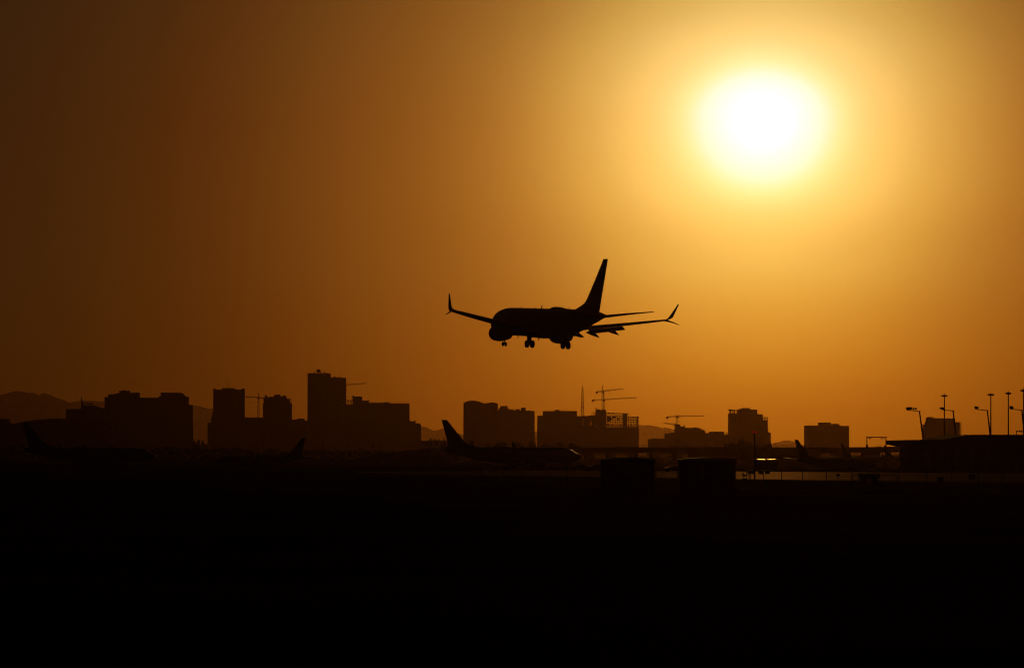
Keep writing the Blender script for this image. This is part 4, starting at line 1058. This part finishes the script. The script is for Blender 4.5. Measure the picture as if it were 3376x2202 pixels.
shed('black box shaped shed, the left one of two beside the fence', 1979, 2163, 1506.5, 406)
shed('black box shaped shed, the right one of two beside the fence', 2238, 2430, 1507.5, 408)
D = 1010
r = thing('service_building', 'long low service building whose roof edge gleams white in the sun', 'building', (PX(2530, D), D + 3, gz(70, D)))
g0 = gz(70, D)
MB().box(PX(2494, D), PX(2566, D), D, D + 7, g0 - .2, PZ(1514.5, D)).build('wall', SHEDM, r)
GLN = mat('polished_roof', (.6, .6, .6), .28, .8, metal=1)
for a, b_ in ((2498, 2523), (2531, 2546), (2548, 2557)):
    mb = MB(); z = PZ(1514.2, D)      # polished metal roof strips, tilt set so the sun glints off them
    mb.loft([[Vector((PX(x, D), y, zz)) for y, zz in ((D + .2, z), (D + 1.5, z + .05), (D + 1.5, z - .02), (D + .2, z - .02))] for x in (a, b_)], smooth=False); mb.build('glint_panel', GLN, r)

# ------------------------------------------------------------------ airfield fence
FX = [(1100, 625), (1200, 606), (1800, 520), (2500, 432), (3376, 392), (3500, 388)]
def fpt(x): D = interp(FX, x); X = PX(x, D); return Vector((X, D, gz(X, D)))
fo = fpt(2400)
r = thing('fence', 'long airfield fence of thin posts and rails crossing the lower scene', 'fence', tuple(fo))
posts = [1258, 1325, 1390, 1456, 1522, 1587, 1660, 1727, 1799, 1869, 1944, 2016, 2088, 2162, 2232, 2305, 2378, 2449.5, 2517, 2577, 2646, 2725, 2807, 2884, 2962, 3055, 3138, 3226, 3306, 3392]
FH = 2.35
for x in posts:
    p = fpt(x); mb = MB().tube(p + Vector((0, 0, -.2)), p + Vector((0, 0, FH)), .055, .055, 8); mb.beam(p + Vector((0, 0, FH)), p + Vector((0, -.3, FH + .38)), .05)
    mb.build('post', STEEL, r)
mb = MB()
for a, b_ in zip(posts, posts[1:]):
    p, q = fpt(a), fpt(b_); mb.tube(p + Vector((0, 0, FH - .05)), q + Vector((0, 0, FH - .05)), .035, .035, 6)
mb.build('top_rail', STEEL, r)
mb = MB()
for a, b_ in zip(posts, posts[1:]):
    p, q = fpt(a), fpt(b_)
    for k in range(3): o_ = Vector((0, -.1 * (k + 1), FH + .12 * (k + 1))); mb.beam(p + o_, q + o_, .012)
mb.build('barbed_wire', STEEL, r)
mb = MB()
for a, b_ in zip(posts, posts[1:]):
    p, q = fpt(a), fpt(b_); nn = 12
    for k in range(nn):
        f0 = k / nn; u = p + (q - p) * f0
        mb.beam(u + Vector((0, 0, .05)), u + Vector((0, 0, FH - .1)), .008)
    for k in range(9): z = .1 + k * .26; mb.beam(p + Vector((0, 0, z)), q + Vector((0, 0, z)), .008)
mb.build('wire_mesh', STEEL, r)
mb = MB(); p, q = fpt(2807) + Vector((.2, .5, 0)), fpt(2962) + Vector((-.2, .5, 0))
mb.tube(p + Vector((0, 0, 1.95)), q + Vector((0, 0, 1.95)), .05, .05, 8); mb.tube(p + Vector((0, 0, .15)), q + Vector((0, 0, .15)), .04, .04, 8); mb.beam(p + Vector((0, 0, .15)), p + Vector((0, 0, 1.95)), .08); mb.beam(q + Vector((0, 0, .15)), q + Vector((0, 0, 1.95)), .08)
mb.build('gate', STEEL, r)

# ------------------------------------------------------------------ small things at the fence and taxiway
def groundD(y): return EYE / (y - YH) * FPX
D = groundD(1579)
r = thing('lamp_pole', 'tall dark pole topped by two dim red lamps', 'lamp pole', (PX(2488, D), D, 0))
X = PX(2488, D); zt = PZ(1432, D)
MB().tube((X, D, -.2), (X, D, zt), .14, .09, 12).build('pole', DARKM, r)
mb = MB(); w = 5 / FPX * D
for k in range(8): a0, a1 = math.pi + k * math.pi / 8, math.pi + (k + 1) * math.pi / 8; mb.beam((X + math.cos(a0) * w, D, zt + .22 + math.sin(a0) * .22), (X + math.cos(a1) * w, D, zt + .22 + math.sin(a1) * .22), .12)
mb.build('bracket', DARKM, r)
RED = bpy.data.materials.new('red_lamp_glass'); RED.use_nodes = True
b = RED.node_tree.nodes['Principled BSDF']; b.inputs['Base Color'].default_value = (.3, .01, .005, 1); b.inputs['Roughness'].default_value = .3
b.inputs['Emission Color'].default_value = (1, .02, .01, 1); b.inputs['Emission Strength'].default_value = 2.0
for s_ in (-1, 1):
    mb = MB(); mb.tube((X + s_ * w, D, zt + .22), (X + s_ * w, D, zt + .3), .12, .14, 12); mb.tube((X + s_ * w, D, zt + .3), (X + s_ * w, D, zt + .58), .13, .1, 12); mb.build('lamp', RED, r)
D = groundD(1578.5)
r = thing('airfield_sign', 'small rectangular sign on one post standing on the taxiway edge', 'sign', (PX(2762, D), D, 0))
MB().box(PX(2755.5, D), PX(2769, D), D - .08, D + .08, PZ(1568.5, D), PZ(1562, D)).build('panel', DARKM, r)
MB().box(PX(2762, D) - .05, PX(2762, D) + .05, D - .05, D + .05, -.1, PZ(1568.5, D)).build('post', STEEL, r)
MB().box(PX(2762, D) - .4, PX(2762, D) + .4, D - .2, D + .2, -.05, .08).build('base', CONC, r)
D = groundD(1592)
r = thing('trailer', 'dark box trailer on wheels behind the fence gate', 'trailer', (PX(2867, D), D, 0))
MB().box(PX(2832, D), PX(2901, D), D, D + 2, PZ(1576, D), PZ(1560, D)).build('body', DARKM, r)
for a in (2848, 2885):
    for yy in (.05, 1.75): MB().tube((PX(a, D), D + yy, .4), (PX(a, D), D + yy + .2, .4), .42, .42, 16).build('wheel', TYRE, r)
MB().box(PX(2836, D), PX(2897, D), D + .3, D + 1.7, .45, PZ(1576.1, D)).build('chassis', STEEL, r)
MB().beam((PX(2832, D), D + 1, .55), (PX(2820, D), D + 1, .45), .1).build('drawbar', STEEL, r)
def cabinet(label, x0, x1, y0, y1):
    D = groundD(y1); xa, xb = PX(x0, D), PX(x1, D); z = PZ(y0, D)
    r = thing('electrical_cabinet', label, 'cabinet', ((xa + xb) / 2, D, 0), 'cabinets on the right of the airfield')
    MB().box(xa, xb, D, D + .6, .06, z - .06).build('body', SHEDM, r)
    MB().box(xa - .04, xb + .04, D - .04, D + .64, z - .059, z).build('lid', SHEDM, r)
    MB().box(xa - .06, xb + .06, D - .06, D + .66, -.1, .059).build('base', CONC, r)
    dr = MB().box(xa + .06, xb - .06, D - .02, D - .001, .12, z - .12).build('door', SHEDM, r)
    sub(MB().box(xb - .16, xb - .13, D - .05, D - .021, z * .5, z * .5 + .15), 'handle', STEEL, dr)
cabinet('grey electrical cabinet beyond the fence, the nearer and larger one at right', 3091, 3111, 1572, 1591)
cabinet('small electrical cabinet beyond the fence, farther and more to the right', 3195, 3216, 1563.5, 1580.5)
D = 700
r = thing('barrier', 'thin long low barrier on the taxiway at the far right', 'barrier', (PX(3290, D), D, 0), 'barriers on the taxiway')
MB().box(PX(3268, D), PX(3313, D), D, D + .2, PZ(1571, D), PZ(1566.5, D)).build('rail', DARKM, r)
for a in (3275, 3306): MB().box(PX(a, D) - .06, PX(a, D) + .06, D + .21, D + .3, -.1, PZ(1567.5, D)).build('leg', STEEL, r)
def jersey(label, x0, x1, D):
    X0, X1 = PX(x0, D), PX(x1, D); r = thing('concrete_barrier', label, 'barrier', ((X0 + X1) / 2, D, 0), 'barriers on the taxiway')
    pr = [(-.3, 0), (-.3, .1), (-.14, .35), (-.08, .82), (.08, .82), (.14, .35), (.3, .1), (.3, 0)]
    n = max(1, round((X1 - X0) / 1.6))
    for k in range(n):
        a, b_ = X0 + (X1 - X0) * k / n + .02, X0 + (X1 - X0) * (k + 1) / n - .02
        MB().loft([[Vector((a, D + y, z)) for y, z in pr], [Vector((b_, D + y, z)) for y, z in pr]], smooth=False).build('segment', SHEDR, r)
jersey('row of low blocks left of the twin lamp pole base, tops glinting', 2464, 2490, 760)
jersey('short row of low blocks right of the twin lamp pole base, tops glinting', 2500, 2516, 760)
D = groundD(1580)
r = thing('pipe_manifold', 'pipework with a round valve and two posts near the foot of the right shed', 'pipework', (PX(2462, D), D, 0))
X = lambda a: PX(a, D)
Z = lambda b_: PZ(b_, D)
MB().tube((X(2450), D, Z(1566.8)), (X(2471), D, Z(1566.8)), .06, .06, 10).build('pipe', STEEL, r)
MB().tube((X(2453.5), D - .15, Z(1566.8)), (X(2453.5), D + .15, Z(1566.8)), .2, .2, 16).build('valve', STEEL, r)
for a, b_ in ((2460.5, 1553.5), (2470, 1562), (2473.5, 1560)): MB().tube((X(a), D + .1, -.1), (X(a), D + .1, Z(b_)), .06, .06, 10).build('post', STEEL, r)
MB().box(X(2449), X(2462), D - .3, D + .4, -.05, Z(1576)).build('base', CONC, r)
f_ = fpt(2529); f1 = fpt(2521); f2 = fpt(2537)
r = thing('fence_sign', 'dark blank sign board hanging on the fence right of the twin lamp pole', 'sign', (f_.x, f_.y - .12, 0))
k = f_.y
mb = MB().box(PX(2521.5, k), PX(2537.5, k), k - .12, k - .07, PZ(1562, k), PZ(1552.5, k)); mb.build('panel', DARKM, r)
mb = MB()
for a in (2524, 2535): mb.box(PX(a, k) - .02, PX(a, k) + .02, k - .069, k + .03, PZ(1560, k), PZ(1554, k))
mb.build('clip', STEEL, r)

# ------------------------------------------------------------------ haze
hz = bpy.data.materials.new('haze_air'); hz.use_nodes = True
t = hz.node_tree; t.nodes.clear()
pv = t.nodes.new('ShaderNodeVolumePrincipled'); om = t.nodes.new('ShaderNodeOutputMaterial')
pv.inputs['Color'].default_value = (*(.43,.225,.075), 1)
pv.inputs['Density'].default_value = 1.75e-5
pv.inputs['Anisotropy'].default_value = .92
t.links.new(pv.outputs[0], om.inputs['Volume'])
mb = MB().box(-11000, 11000, -400, 62000, -3.2, 720)
h = mb.build('haze', hz); h['kind'] = 'stuff'; h['label'] = 'pale orange evening haze over the city'; h.display_type = 'WIRE'
for e in list(bpy.data.objects):
    if '_o' in e: del e['_o']
